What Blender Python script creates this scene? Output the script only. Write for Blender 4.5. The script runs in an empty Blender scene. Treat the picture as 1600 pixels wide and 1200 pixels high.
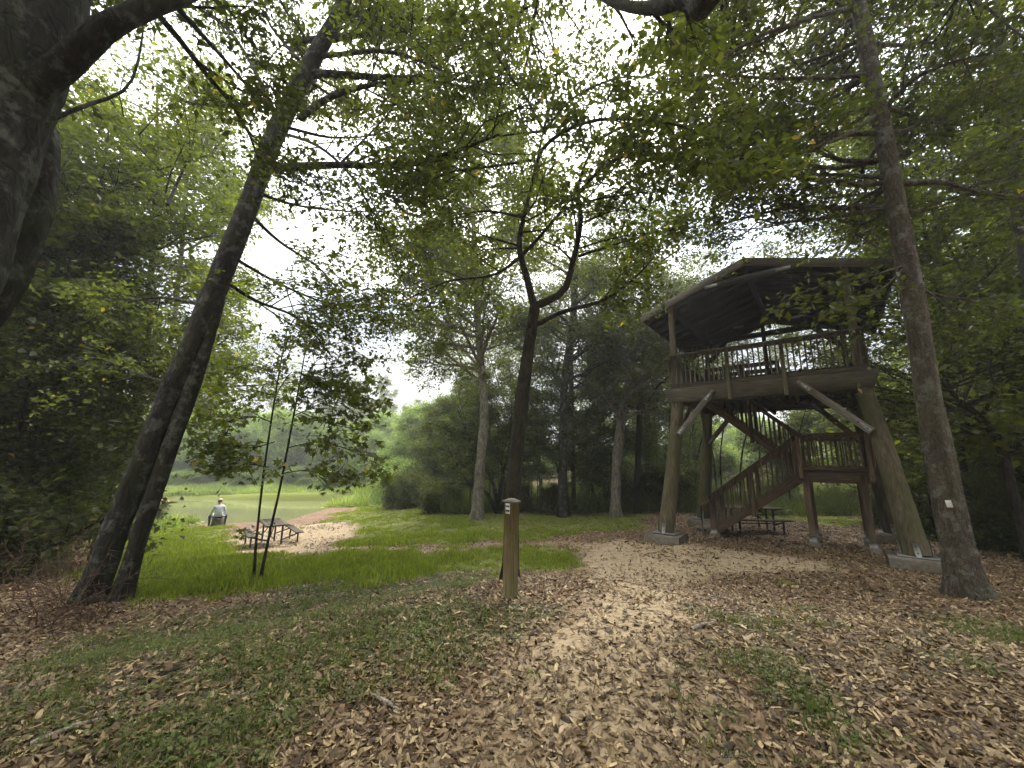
import bpy, math, random
import numpy as np
from mathutils import Matrix, Vector

# ------------------------------------------------------------------ camera, sky, sun, exposure
S = bpy.context.scene
COL = S.collection
PIT, ROLL, CAMZ, F = 0.189, 0.012, 1.65, 600.0
cam_d = bpy.data.cameras.new('camera'); cam = bpy.data.objects.new('camera', cam_d); COL.objects.link(cam)
cam_d.sensor_width = 36.0; cam_d.lens = 36.0 * F / 1600.0; cam_d.clip_start = 0.05; cam_d.clip_end = 2000
cam.matrix_world = Matrix.Translation((0, 0, CAMZ)) @ Matrix.Rotation(math.pi / 2 + PIT, 4, 'X') @ Matrix.Rotation(ROLL, 4, 'Z')
S.camera = cam
SUN_EL, SUN_AZ = math.radians(52), math.radians(14)        # azimuth from +Y towards +X
world = bpy.data.worlds.new('World'); S.world = world; world.use_nodes = True
nt = world.node_tree; nt.nodes.clear()
def N(nt, t, **k):
    n = nt.nodes.new(t)
    for a, b in k.items():
        setattr(n, a, b)
    return n
wo = N(nt, 'ShaderNodeOutputWorld'); bg = N(nt, 'ShaderNodeBackground'); sky = N(nt, 'ShaderNodeTexSky')
sky.sky_type = 'NISHITA'; sky.sun_disc = False; sky.sun_elevation = SUN_EL; sky.sun_rotation = SUN_AZ
tc = N(nt, 'ShaderNodeTexCoord'); mp = N(nt, 'ShaderNodeMapping'); mp.inputs['Scale'].default_value = (1.6, 1.6, 4.5)
nz = N(nt, 'ShaderNodeTexNoise'); nz.inputs['Scale'].default_value = 1.3; nz.inputs['Detail'].default_value = 6
rp = N(nt, 'ShaderNodeValToRGB'); rp.color_ramp.elements[0].position = .36; rp.color_ramp.elements[1].position = .62
rp.color_ramp.elements[0].color = (.62, .68, .80, 1); rp.color_ramp.elements[1].color = (1.24, 1.19, 1.09, 1)
sx = N(nt, 'ShaderNodeSeparateXYZ'); nt.links.new(tc.outputs['Generated'], sx.inputs[0])
er = N(nt, 'ShaderNodeMapRange'); er.interpolation_type = 'SMOOTHSTEP'      # an overcast sky is brighter overhead than at the horizon
for k_, v_ in (('From Min', .12), ('From Max', .75), ('To Min', 1.3), ('To Max', 11.5)): er.inputs[k_].default_value = v_
nt.links.new(sx.outputs['Z'], er.inputs[0]); vm = N(nt, 'ShaderNodeVectorMath'); vm.operation = 'SCALE'; nt.links.new(rp.outputs[0], vm.inputs[0]); nt.links.new(er.outputs[0], vm.inputs['Scale'])
mx = N(nt, 'ShaderNodeMixRGB'); mx.inputs[0].default_value = .94
nt.links.new(tc.outputs['Generated'], mp.inputs[0]); nt.links.new(mp.outputs[0], nz.inputs[0]); nt.links.new(nz.outputs[0], rp.inputs[0])
nt.links.new(sky.outputs[0], mx.inputs[1]); nt.links.new(vm.outputs[0], mx.inputs[2]); nt.links.new(mx.outputs[0], bg.inputs[0])
bg.inputs[1].default_value = 0.12
nt.links.new(bg.outputs[0], wo.inputs[0])
sun_d = bpy.data.lights.new('sun', 'SUN'); sun_d.energy = 1.5; sun_d.angle = math.radians(14); sun_d.color = (1, .95, .86)
sun = bpy.data.objects.new('sun', sun_d); COL.objects.link(sun)
sdir = Vector((math.sin(SUN_AZ) * math.cos(SUN_EL), math.cos(SUN_AZ) * math.cos(SUN_EL), math.sin(SUN_EL)))
sun.rotation_euler = sdir.to_track_quat('Z', 'Y').to_euler(); sun.location = (0, 0, 40)
S.view_settings.view_transform = 'Standard'; S.view_settings.look = 'None'; S.view_settings.gamma = 1
S.view_settings.use_curve_mapping = False; S.view_settings.exposure = 1.98
S.render.engine = 'CYCLES'; S.cycles.use_denoising = True
S.cycles.max_bounces = 12; S.cycles.diffuse_bounces = 7; S.cycles.glossy_bounces = 2; S.cycles.transmission_bounces = 6

# ------------------------------------------------------------------ where things stand (survey helpers)
CP, SP, CR, SR = math.cos(PIT), math.sin(PIT), math.cos(ROLL), math.sin(ROLL)
def W(px, py, y):
    """world point that lies y metres ahead along the sight line of a survey mark"""
    X, Y = px - 800.0, py - 600.0
    x0, y0 = X * CR + Y * SR, -X * SR + Y * CR
    dx, dv = x0 / F, -y0 / F
    ray = (dx, CP - dv * SP, SP + dv * CP)
    t = y / ray[1]
    return Vector((ray[0] * t, y, ray[2] * t + CAMZ))
def proj(x, y, z):
    z = z - CAMZ
    d = y * CP + z * SP; u = -y * SP + z * CP
    d = np.where(np.abs(d) < 1e-3, 1e-3, d)
    X, Y = F * x / d, -F * u / d
    return 800 + X * CR - Y * SR, 600 + X * SR + Y * CR, d
WATER = -2.75
ctrl = []
for x, y, z in [(0,0,0),(0,2,0),(-3,1,0),(3,1,0),(0,-5,.2),(-6,-3,.1),(6,-3,.1),(0,3.5,-.04),(-3,3,-.05),(3.5,3,-.05),(-6,2,-.1),(7,2,-.12),
                (-9,4,-.35),(10,5,-.35),(-14,4,-.7),(15,6,-.45),(7.6,11.4,-.6),(5,9,-.52),(4.5,11.3,-.56),(8.2,8.2,-.42),(10.8,11.5,-.52),(7,14.5,-.62),(9,13.5,-.72),
                (14,14,-.6),(20,14,-.5),(20,25,-.5),(10,25,-.6),(0,28,-.9),(10,40,-.2),(30,40,.5),(-5,45,-.7),(40,20,0),(-24,22,-2.2),(-30,16,-1.9),(-22,12,-1.5),(-15,10,-1.35)]:
    ctrl.append((x, y, z))
for px, py, y in [(797,922,5.1),(150,935,6.5),(190,920,6.8),(1505,918,6.2),(400,905,8),(420,862,14.5),(337,826,21.5),(600,870,10),(600,850,12.5),
                  (610,812,17),(560,835,16),(640,797,20),(745,806,17.5),(880,812,18),(1000,808,18),(300,870,11),(300,835,18),(230,832,21),(500,826,19),(460,845,16),
                  (800,840,12.5),(900,840,12),(700,850,12),(230,920,7.2),(300,905,8),(700,880,9),(1220,803,22),(1560,845,14),(60,850,14),(500,800,24)]:
    v = W(px, py, y); ctrl.append((v.x, v.y, v.z))
ctrl = np.array(ctrl)
def sstep(a, b, t):
    t = np.clip((t - a) / (b - a), 0, 1); return t * t * (3 - 2 * t)
def vnoise(x, y, s, seed=0):
    """cheap smooth value noise"""
    x = np.asarray(x, float) * s + seed * 17.3; y = np.asarray(y, float) * s + seed * 9.1
    xi, yi = np.floor(x), np.floor(y); fx, fy = x - xi, y - yi
    fx = fx * fx * (3 - 2 * fx); fy = fy * fy * (3 - 2 * fy)
    def h(a, b):
        v = np.sin(a * 127.1 + b * 311.7 + seed * 3.7) * 43758.5453
        return v - np.floor(v)
    return (h(xi, yi) * (1 - fx) + h(xi + 1, yi) * fx) * (1 - fy) + (h(xi, yi + 1) * (1 - fx) + h(xi + 1, yi + 1) * fx) * fy
def gz(x, y):
    x = np.asarray(x, float); y = np.asarray(y, float); sh = x.shape
    xf, yf = x.ravel(), y.ravel(); out = np.empty(len(xf))
    sg = .9 + .095 * np.hypot(ctrl[:, 0], ctrl[:, 1])
    for a in range(0, len(xf), 20000):
        d2 = ((xf[a:a+20000, None] - ctrl[None, :, 0]) ** 2 + (yf[a:a+20000, None] - ctrl[None, :, 1]) ** 2)
        w = np.exp(-np.minimum(d2 / (2 * sg ** 2), 60)) + 1e-5 / (d2 + 1)
        out[a:a+20000] = (w * ctrl[:, 2]).sum(1) / w.sum(1)
    x, y = xf, yf
    out += .05 * (vnoise(x, y, .7, 1) - .5) + .03 * (vnoise(x, y, 2.1, 2) - .5)
    # pond basin
    yn = 22.9 + .5 * (vnoise(x, x * 0, .35, 5) - .5) + .5 * np.clip((-30 - x) / 20, 0, 3)
    yf_ = 39.5 + 2.0 * (vnoise(x, x * 0, .12, 6) - .5)
    xr = -13.1 - .02 * (y - 25) + .9 * (vnoise(y, y * 0, .3, 7) - .5)
    inside = np.minimum(np.minimum(y - yn, yf_ - y), xr - x)
    k = sstep(-.7, 1.6, inside)
    out = out * (1 - k) + (WATER - .9) * k
    farb = sstep(-9, .5, y - yf_) * (x < -6)
    bank = WATER + .05 + .16 * np.clip(y - yf_, 0, 10) + .1 * np.clip(y - yf_ - 10, 0, 40)
    t = sstep(-1, 1.0, y - yf_) * sstep(-4, -12, x)
    out = out * (1 - t) + bank * t
    out = out + .05 * np.clip(np.hypot(x, y) - 70, 0, 400)
    return out.reshape(sh)
def g1(x, y):
    return float(gz(np.array([x]), np.array([y]))[0])
def on_ground(px, py, y):
    v = W(px, py, y); v.z = g1(v.x, v.y); return v
def inpoly(px, py, poly):
    r = np.zeros(px.shape, bool); n = len(poly)
    for i in range(n):
        x1, y1 = poly[i]; x2, y2 = poly[(i + 1) % n]
        c = ((y1 > py) != (y2 > py))
        with np.errstate(divide='ignore', invalid='ignore'):
            xx = (x2 - x1) * (py - y1) / ((y2 - y1) if y2 != y1 else 1e-9) + x1
        r ^= c & (px < xx)
    return r
LUSH = [[(205,935),(420,915),(560,905),(700,895),(900,893),(915,880),(880,858),(830,852),(700,858),(560,862),(470,868),(400,872),(350,858),(345,845),(362,825),(225,822),(150,850)],
        [(560,858),(870,840),(960,828),(1010,822),(1010,806),(860,800),(745,795),(640,788),(560,800),(520,818),(545,842)],
        [(500,822),(520,806),(590,782),(700,775),(720,812),(560,815)], [(1130,806),(1340,824),(1330,786),(1150,784)], [(1420,838),(1620,866),(1620,810),(1400,806)]]
SAND = [[(905,870),(990,850),(1110,855),(1330,880),(1300,895),(1110,900),(1090,960),(1090,1040),(1080,1130),(1060,1260),(720,1260),(780,1100),(850,1020),(890,950),(925,905)],
        [(880,858),(980,836),(1000,848),(940,872)], [(700,858),(900,843),(900,852),(700,863),(470,870),(400,876),(350,858),(345,846),(380,826),(560,815),(560,836),(500,850),(600,858)]]
PATCH = [[(0,1250),(0,1050),(180,985),(400,935),(450,900),(620,885),(760,875),(785,900),(700,1000),(560,1040),(480,1120),(460,1250)],
         [(620,985),(700,950),(880,940),(900,975),(840,1010),(760,1060),(640,1010)], [(1120,960),(1180,930),(1270,950),(1260,1010),(1180,1030),(1120,990)],
         [(1400,960),(1600,950),(1640,1050),(1480,1100),(1390,1030)], [(1180,1080),(1330,1040),(1380,1100),(1420,1220),(1150,1180)], [(830,1000),(900,960),(820,930),(780,950)]]
def masks(x, y):
    z = gz(x, y); px, py, d = proj(x, y, z); ok = d > .4
    j1 = 26 * (vnoise(x, y, 1.3, 11) - .5) + 16 * (vnoise(x, y, 4.5, 12) - .5)
    j2 = 18 * (vnoise(x, y, 1.3, 13) - .5) + 10 * (vnoise(x, y, 4.5, 14) - .5)
    sc = np.clip(6 / np.maximum(d, .5), .25, 3)
    a, b = px + j1 * 3 * sc, py + j2 * sc
    def m(ps):
        r = np.zeros(x.shape)
        for p in ps: r = np.maximum(r, inpoly(a, b, p) & ok)
        return r
    lush, sand, patch = m(LUSH), m(SAND), m(PATCH)
    far = (x < -10) & (y > 36)
    lush = np.where(far, 1.0, lush)
    wood = (((x > -9) & (y > 18.6)) | (x > 12.5) | (x < -9.5)) & ~far
    lush = np.where(wood & (lush < .5), .0, lush)
    lush = lush * (1 - sand)
    return lush, sand, patch
GX = np.linspace(-34, 34, 273); GY = np.linspace(-6, 48, 217)
mgx, mgy = np.meshgrid(GX, GY, indexing='ij')
ML, MS, MP = masks(mgx, mgy)
def blur(a, n=2):
    for _ in range(n):
        p = np.pad(a, 1, mode='edge')
        a = (p[:-2, 1:-1] + p[2:, 1:-1] + p[1:-1, :-2] + p[1:-1, 2:] + 2 * p[1:-1, 1:-1]) / 6
    return a
ML, MS, MP = blur(ML, 4), blur(MS, 4), blur(MP, 4)
def lut(a, x, y):
    i = np.clip((np.asarray(x) + 34) / 68 * 272, 0, 271.999); j = np.clip((np.asarray(y) + 6) / 54 * 216, 0, 215.999)
    i0, j0 = i.astype(int), j.astype(int); fi, fj = i - i0, j - j0
    return (a[i0, j0] * (1 - fi) + a[i0 + 1, j0] * fi) * (1 - fj) + (a[i0, j0 + 1] * (1 - fi) + a[i0 + 1, j0 + 1] * fi) * fj

# ------------------------------------------------------------------ mesh and object helpers
def mesh(name, V, faces, mat=None, smooth=False, attrs=None, idx=None):
    """faces: list of int arrays (n,k), one per polygon size"""
    me = bpy.data.meshes.new(name)
    V = np.asarray(V, np.float32)
    fs = [np.asarray(f, np.int32) for f in faces if len(f)]
    me.vertices.add(len(V)); me.vertices.foreach_set('co', V.ravel())
    nl = sum(f.size for f in fs); npoly = sum(len(f) for f in fs)
    me.loops.add(nl); me.loops.foreach_set('vertex_index', np.concatenate([f.ravel() for f in fs]))
    me.polygons.add(npoly)
    st, k = [], 0
    for f in fs:
        st.append(np.arange(len(f)) * f.shape[1] + k); k += f.size
    me.polygons.foreach_set('loop_start', np.concatenate(st).astype(np.int32))
    if smooth: me.polygons.foreach_set('use_smooth', np.ones(npoly, bool))
    if attrs:
        for n, a in attrs.items():
            at = me.attributes.new(n, 'FLOAT', 'POINT'); at.data.foreach_set('value', np.asarray(a, np.float32))
    if mat: me.materials.append(mat)
    me.update(); 
    return me
def link(name, me, parent=None, mw=None):
    o = bpy.data.objects.new(name, me); COL.objects.link(o)
    if parent is not None: o.parent = parent
    if mw is not None: o.matrix_local = mw
    return o
def tag(o, label=None, cat=None, group=None, kind=None):
    if label: o['label'] = label
    if cat: o['category'] = cat
    if group: o['group'] = group
    if kind: o['kind'] = kind
    return o
def thing(name, label, cat, loc=(0, 0, 0), rz=0, group=None):
    o = bpy.data.objects.new(name, None); COL.objects.link(o); o.location = loc; o.rotation_euler = (0, 0, rz); o.empty_display_size = .2
    return tag(o, label, cat, group)
def copy_tree(o, parent=None):
    c = o.copy(); COL.objects.link(c)
    if parent is not None: c.parent = parent
    for ch in list(o.children): copy_tree(ch, c)
    return c
_bm = {}
def board_mesh(L, w, h, mat, ch=.006, warp=0, cut=0.0):
    """chamfered plank, length along X, centred"""
    key = (round(L, 3), round(w, 3), round(h, 3), mat.name, ch, warp, cut)
    if key in _bm: return _bm[key]
    rng = np.random.default_rng(abs(hash(key)) % 1000 if False else int((L * 997 + w * 131 + h * 17) * 10) % 9973)
    n = max(2, min(8, int(L / .5) + 1)) if warp else 2
    c = min(ch, w * .3, h * .3); a, b = w / 2, h / 2
    sec = np.array([(-a + c, -b), (a - c, -b), (a, -b + c), (a, b - c), (a - c, b), (-a + c, b), (-a, b - c), (-a, -b + c)])
    V = []
    for i in range(n):
        t = i / (n - 1); s = sec.copy()
        if warp: s += rng.normal(0, warp, s.shape)
        x = np.full(8, -L / 2 + t * L)
        if cut: x += (1 if i == n - 1 else -1) * cut * (s[:, 1] / b - 1) * .5 * (1 if i in (0, n - 1) else 0)
        V.append(np.column_stack([x, s[:, 0], s[:, 1]]))
    V = np.vstack(V); q = []
    for i in range(n - 1):
        for k in range(8):
            q.append((i * 8 + k, (i + 1) * 8 + k, (i + 1) * 8 + (k + 1) % 8, i * 8 + (k + 1) % 8))
    caps = [list(range(8)), list(range(n * 8 - 1, n * 8 - 9, -1))]
    q = [t[::-1] for t in q]
    me = mesh('board', V, [np.array(q), np.array(caps)], mat)
    _bm[key] = me; return me
def frame(p0, p1, up=(0, 0, 1)):
    p0, p1 = Vector(p0), Vector(p1); x = (p1 - p0).normalized(); up = Vector(up)
    if abs(x.dot(up)) > .98: up = Vector((0, 1, 0))
    y = up.cross(x).normalized(); z = x.cross(y)
    m = Matrix((x, y, z)).transposed().to_4x4(); m.translation = (p0 + p1) / 2
    return m
def board(name, p0, p1, w, h, mat, parent, up=(0, 0, 1), warp=0, cut=0, ch=.006):
    """w across (perpendicular to up), h along up"""
    L = (Vector(p1) - Vector(p0)).length
    return link(name, board_mesh(L, w, h, mat, ch, warp, cut), parent, frame(p0, p1, up))
def tube_geo(pts, rad, sides=8, rng=None, lump=0, cap=True):
    pts = np.asarray(pts, float); rad = np.asarray(rad, float); n = len(pts)
    T = np.gradient(pts, axis=0); T /= np.linalg.norm(T, axis=1)[:, None] + 1e-9
    ref = np.array([0, 0, 1.]) if abs(T[0][2]) < .9 else np.array([1., 0, 0])
    u = np.cross(ref, T[0]); u /= np.linalg.norm(u); V = []
    ang = np.arange(sides) / sides * 2 * np.pi
    for i in range(n):
        u = u - T[i] * u.dot(T[i]); u /= np.linalg.norm(u) + 1e-9; v = np.cross(T[i], u)
        r = rad[i] * np.ones(sides)
        if lump and rng is not None: r = r * (1 + rng.normal(0, lump, sides))
        V.append(pts[i] + r[:, None] * (np.cos(ang)[:, None] * u + np.sin(ang)[:, None] * v))
    V = np.vstack(V)
    i = np.arange(n - 1)[:, None] * sides; k = np.arange(sides)[None, :]
    q = np.stack([i + k, i + (k + 1) % sides, i + sides + (k + 1) % sides, i + sides + k], -1).reshape(-1, 4)
    return V, q
class Geo:
    def __init__(s): s.V = []; s.Q = []; s.T = []; s.n = 0
    def add(s, V, q=None, t=None):
        s.V.append(V)
        if q is not None and len(q): s.Q.append(np.asarray(q) + s.n)
        if t is not None and len(t): s.T.append(np.asarray(t) + s.n)
        s.n += len(V)
    def tube(s, pts, rad, sides=8, rng=None, lump=0):
        V, q = tube_geo(pts, rad, sides, rng, lump); s.add(V, q)
        s.add(np.array([pts[-1]]), None, None)
        base = s.n - 1 - sides
        s.T.append(np.array([(base + k, base + (k + 1) % sides, s.n - 1) for k in range(sides)]))
    def box(s, lo, hi):
        lo, hi = np.array(lo, float), np.array(hi, float)
        V = np.array([[(lo, hi)[i][0], (lo, hi)[j][1], (lo, hi)[k][2]] for i in (0, 1) for j in (0, 1) for k in (0, 1)])
        s.add(V, [(0, 1, 3, 2), (4, 6, 7, 5), (0, 4, 5, 1), (2, 3, 7, 6), (0, 2, 6, 4), (1, 5, 7, 3)])
    def build(s, name, mat, smooth=False, attrs=None):
        return mesh(name, np.vstack(s.V), [np.vstack(s.Q) if s.Q else [], np.vstack(s.T) if s.T else []], mat, smooth, attrs)
def smooth_path(P, n):
    P = np.asarray([tuple(p) for p in P], float); k = len(P)
    Q = np.vstack([2 * P[0] - P[1], P, 2 * P[-1] - P[-2]]); out = []
    for t in np.linspace(0, k - 1 - 1e-6, n):
        i = int(t); f = t - i; p0, p1, p2, p3 = Q[i], Q[i + 1], Q[i + 2], Q[i + 3]
        out.append(.5 * (2 * p1 + (p2 - p0) * f + (2 * p0 - 5 * p1 + 4 * p2 - p3) * f * f + (3 * p1 - p0 - 3 * p2 + p3) * f ** 3))
    return np.array(out)

# ------------------------------------------------------------------ materials
def newmat(name):
    m = bpy.data.materials.new(name); m.use_nodes = True; nt = m.node_tree; nt.nodes.clear()
    o = N(nt, 'ShaderNodeOutputMaterial'); p = N(nt, 'ShaderNodeBsdfPrincipled'); nt.links.new(p.outputs[0], o.inputs[0])
    p.inputs['Specular IOR Level'].default_value = .25
    return m, nt, p, o
def noise(nt, vec, scale, detail=5, rough=.6, map_scale=None):
    n = N(nt, 'ShaderNodeTexNoise'); n.inputs['Scale'].default_value = scale; n.inputs['Detail'].default_value = detail; n.inputs['Roughness'].default_value = rough
    if map_scale:
        m = N(nt, 'ShaderNodeMapping'); m.inputs['Scale'].default_value = map_scale; nt.links.new(vec, m.inputs[0]); vec = m.outputs[0]
    if vec is not None: nt.links.new(vec, n.inputs[0])
    return n.outputs[0]
def ramp(nt, fac, stops):
    r = N(nt, 'ShaderNodeValToRGB'); e = r.color_ramp.elements
    while len(e) < len(stops): e.new(.5)
    for s, (p, c) in zip(e, stops): s.position = p; s.color = (*c, 1) if len(c) == 3 else c
    nt.links.new(fac, r.inputs[0]); return r.outputs[0]
def mixc(nt, f, a, b, mode='MIX'):
    m = N(nt, 'ShaderNodeMixRGB'); m.blend_type = mode
    for s, v in zip(m.inputs, (f, a, b)):
        if isinstance(v, (int, float)): s.default_value = v
        elif isinstance(v, tuple): s.default_value = (*v, 1)
        else: nt.links.new(v, s)
    return m.outputs[0]
def bump(nt, p, h, strength=.5, dist=.01):
    b = N(nt, 'ShaderNodeBump'); b.inputs['Strength'].default_value = strength; b.inputs['Distance'].default_value = dist
    nt.links.new(h, b.inputs['Height']); nt.links.new(b.outputs[0], p.inputs['Normal'])
def wood_mat(name, dark, mid, light, moss=0.0):
    m, nt, p, o = newmat(name)
    tc = N(nt, 'ShaderNodeTexCoord'); oi = N(nt, 'ShaderNodeObjectInfo')
    off = N(nt, 'ShaderNodeVectorMath'); off.operation = 'ADD'; nt.links.new(tc.outputs['Object'], off.inputs[0])
    sc = N(nt, 'ShaderNodeVectorMath'); sc.operation = 'SCALE'; sc.inputs[0].default_value = (37, 23, 11); nt.links.new(oi.outputs['Random'], sc.inputs['Scale'])
    nt.links.new(sc.outputs[0], off.inputs[1]); v = off.outputs[0]
    g = noise(nt, v, 6, 8, .7, (.5, 9, 9)); big = noise(nt, v, 1.7, 4, .6, (.6, 2, 2))
    c = ramp(nt, g, [(.3, dark), (.5, mid), (.72, light)])
    c = mixc(nt, .5, c, ramp(nt, big, [(.3, (.45, .45, .45)), (.7, (1.25, 1.2, 1.12))]), 'MULTIPLY')
    r2 = ramp(nt, oi.outputs['Random'], [(0, (.62, .63, .66)), (1, (1.25, 1.2, 1.14))]); c = mixc(nt, .8, c, r2, 'MULTIPLY')
    if moss:
        mf = ramp(nt, noise(nt, v, 2.6, 7, .7, (.5, 1, 1)), [(.42, (0, 0, 0)), (.62, (moss,) * 3)]); c = mixc(nt, mf, c, (.075, .085, .03))
    nt.links.new(c, p.inputs['Base Color']); p.inputs['Roughness'].default_value = .85
    bump(nt, p, g, .7, .012); return m
def bark_mat(name, dark, light, scale=9, moss=.25, lich=0.0, moss_col=(.05, .065, .02)):
    m, nt, p, o = newmat(name); tc = N(nt, 'ShaderNodeTexCoord'); v = tc.outputs['Object']
    n1 = noise(nt, v, scale, 8, .75, (1, 1, .22)); n2 = noise(nt, v, 1.3, 4, .6)
    vo = N(nt, 'ShaderNodeTexVoronoi'); vo.feature = 'DISTANCE_TO_EDGE'; vo.inputs['Scale'].default_value = scale * 1.6
    mpn = N(nt, 'ShaderNodeMapping'); mpn.inputs['Scale'].default_value = (1, 1, .3)
    jv = N(nt, 'ShaderNodeVectorMath'); jv.operation = 'ADD'; nz = N(nt, 'ShaderNodeTexNoise'); nz.inputs['Scale'].default_value = 3; nt.links.new(v, nz.inputs[0])
    s2 = N(nt, 'ShaderNodeVectorMath'); s2.operation = 'SCALE'; s2.inputs['Scale'].default_value = .35; nt.links.new(nz.outputs['Color'], s2.inputs[0])
    nt.links.new(v, jv.inputs[0]); nt.links.new(s2.outputs[0], jv.inputs[1]); nt.links.new(jv.outputs[0], mpn.inputs[0]); nt.links.new(mpn.outputs[0], vo.inputs[0])
    ed = ramp(nt, vo.outputs['Distance'], [(0, (0, 0, 0)), (.16, (1, 1, 1))])
    c = ramp(nt, n1, [(.3, dark), (.7, light)]); n3 = noise(nt, v, scale * 3.2, 9, .8, (1, 1, .3)); c = mixc(nt, .8, c, ramp(nt, n3, [(.38, (.25, .24, .23)), (.64, (1.8, 1.76, 1.7))]), 'MULTIPLY'); c = mixc(nt, .3, c, mixc(nt, ed, (.35, .33, .3), (1.1, 1.1, 1.1)), 'MULTIPLY')
    c = mixc(nt, ramp(nt, n2, [(.42, (0, 0, 0)), (.68, (moss,) * 3)]), c, moss_col)
    if lich: c = mixc(nt, ramp(nt, noise(nt, v, 5, 6, .7), [(.52, (0, 0, 0)), (.62, (lich,) * 3)]), c, (.32, .34, .29))
    nt.links.new(c, p.inputs['Base Color']); p.inputs['Roughness'].default_value = .95
    h = mixc(nt, .25, mixc(nt, .45, n1, n3), ed); bump(nt, p, h, 1.0, .045); return m
def leaf_mat(name, stops, trans=(.31, .33, .11), tmix=.42, orand=.35):
    m, nt, p, o = newmat(name)
    at = N(nt, 'ShaderNodeAttribute'); at.attribute_name = 'rnd'; oi = N(nt, 'ShaderNodeObjectInfo')
    c = ramp(nt, at.outputs['Fac'], stops)
    hs = N(nt, 'ShaderNodeHueSaturation'); nt.links.new(c, hs.inputs['Color'])
    mr = N(nt, 'ShaderNodeMapRange'); mr.inputs['To Min'].default_value = 1 - orand; mr.inputs['To Max'].default_value = 1 + orand; nt.links.new(oi.outputs['Random'], mr.inputs[0]); nt.links.new(mr.outputs[0], hs.inputs['Value'])
    nt.links.new(hs.outputs[0], p.inputs['Base Color']); p.inputs['Roughness'].default_value = .5; p.inputs['Specular IOR Level'].default_value = .3
    t = N(nt, 'ShaderNodeBsdfTranslucent'); tcx = mixc(nt, 1.0, hs.outputs[0], tuple(v * 7 for v in trans), 'MULTIPLY'); nt.links.new(tcx, t.inputs[0])
    mx = N(nt, 'ShaderNodeMixShader'); mx.inputs[0].default_value = tmix
    nt.links.new(p.outputs[0], mx.inputs[1]); nt.links.new(t.outputs[0], mx.inputs[2]); nt.links.new(mx.outputs[0], o.inputs[0]); return m
GREEN = [(0, (.034, .045, .013)), (.5, (.064, .079, .020)), (.9, (.105, .118, .028)), (.97, (.18, .16, .035)), (1, (.28, .20, .05))]
GREEN2 = [(0, (.060, .075, .016)), (.5, (.10, .12, .024)), (.9, (.15, .17, .03)), (1, (.3, .28, .05))]
DEEP = [(0, (.036, .048, .016)), (.6, (.062, .076, .022)), (1, (.10, .112, .030))]
PALE = [(0, (.07, .11, .04)), (.5, (.12, .17, .05)), (.85, (.18, .22, .06)), (1, (.34, .30, .08))]
M = {}
M['leaf'] = leaf_mat('leaf_green', GREEN); M['leaf2'] = leaf_mat('leaf_bright_green', GREEN2); M['deep'] = leaf_mat('leaf_deep_green', DEEP, tmix=.4); M['pale'] = leaf_mat('leaf_pale', PALE)
M['blade'] = leaf_mat('grass_blade', [(0, (.06, .085, .010)), (.5, (.135, .17, .016)), (.9, (.23, .27, .028)), (1, (.32, .29, .09))], tmix=.35, orand=.25)
M['weed'] = leaf_mat('weed_blade', [(0, (.048, .066, .018)), (.6, (.09, .115, .028)), (1, (.17, .17, .06))], tmix=.3, orand=.3)
M['bank'] = leaf_mat('bank_growth', [(0, (.10, .15, .04)), (.5, (.16, .22, .05)), (1, (.34, .33, .10))], tmix=.35, orand=.25)
M['litter'] = leaf_mat('dead_leaf', [(0, (.045, .026, .012)), (.3, (.12, .078, .038)), (.6, (.235, .168, .088)), (.85, (.37, .28, .155)), (1, (.52, .41, .23))], trans=(.2, .15, .1), tmix=.12, orand=.35)
M['bark_dark'] = bark_mat('bark_dark', (.012, .010, .008), (.048, .040, .032), 9, .3)
M['bark_black'] = bark_mat('bark_blackish', (.006, .0055, .005), (.036, .032, .027), 6, .35, .2)
M['bark_brown'] = bark_mat('bark_brown', (.028, .022, .016), (.115, .094, .072), 10, .5, .25, (.075, .08, .035))
M['bark_pale'] = bark_mat('bark_pale', (.07, .06, .05), (.30, .27, .22), 6, .25, .3)
M['bark_grey'] = bark_mat('bark_grey', (.025, .021, .018), (.085, .075, .062), 9, .35)
M['dead'] = bark_mat('dead_wood', (.2, .17, .14), (.45, .40, .34), 9, .0)
M['twig'] = bark_mat('twig_red_brown', (.07, .04, .03), (.2, .13, .09), 9, .0)
M['wood'] = wood_mat('weathered_timber', (.024, .019, .014), (.092, .077, .057), (.19, .165, .125), .35)
M['wood_brown'] = wood_mat('brown_timber', (.036, .025, .017), (.115, .082, .056), (.21, .16, .115), .15)
M['wood_grey'] = wood_mat('silvered_timber', (.07, .066, .055), (.16, .15, .125), (.27, .25, .21), .12)
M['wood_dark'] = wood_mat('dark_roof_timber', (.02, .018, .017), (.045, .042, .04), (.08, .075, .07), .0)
M['post'] = wood_mat('sign_post_timber', (.055, .045, .02), (.15, .12, .06), (.24, .20, .11), .45)
M['log'] = None
def log_mat():
    m, nt, p, o = newmat('peeled_log'); tc = N(nt, 'ShaderNodeTexCoord'); v = tc.outputs['Object']
    g = noise(nt, v, 5, 9, .72, (4, 4, .35)); b = noise(nt, v, 1.1, 5, .6, (1.6, 1.6, .6))
    c = ramp(nt, g, [(.32, (.035, .028, .018)), (.5, (.10, .082, .050)), (.72, (.19, .16, .105))])
    c = mixc(nt, ramp(nt, b, [(.40, (0, 0, 0)), (.62, (.75, .75, .75))]), c, (.058, .062, .022)); nt.links.new(c, p.inputs['Base Color']); p.inputs['Roughness'].default_value = .9
    bump(nt, p, g, .6, .015); return m
M['log'] = log_mat()
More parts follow.
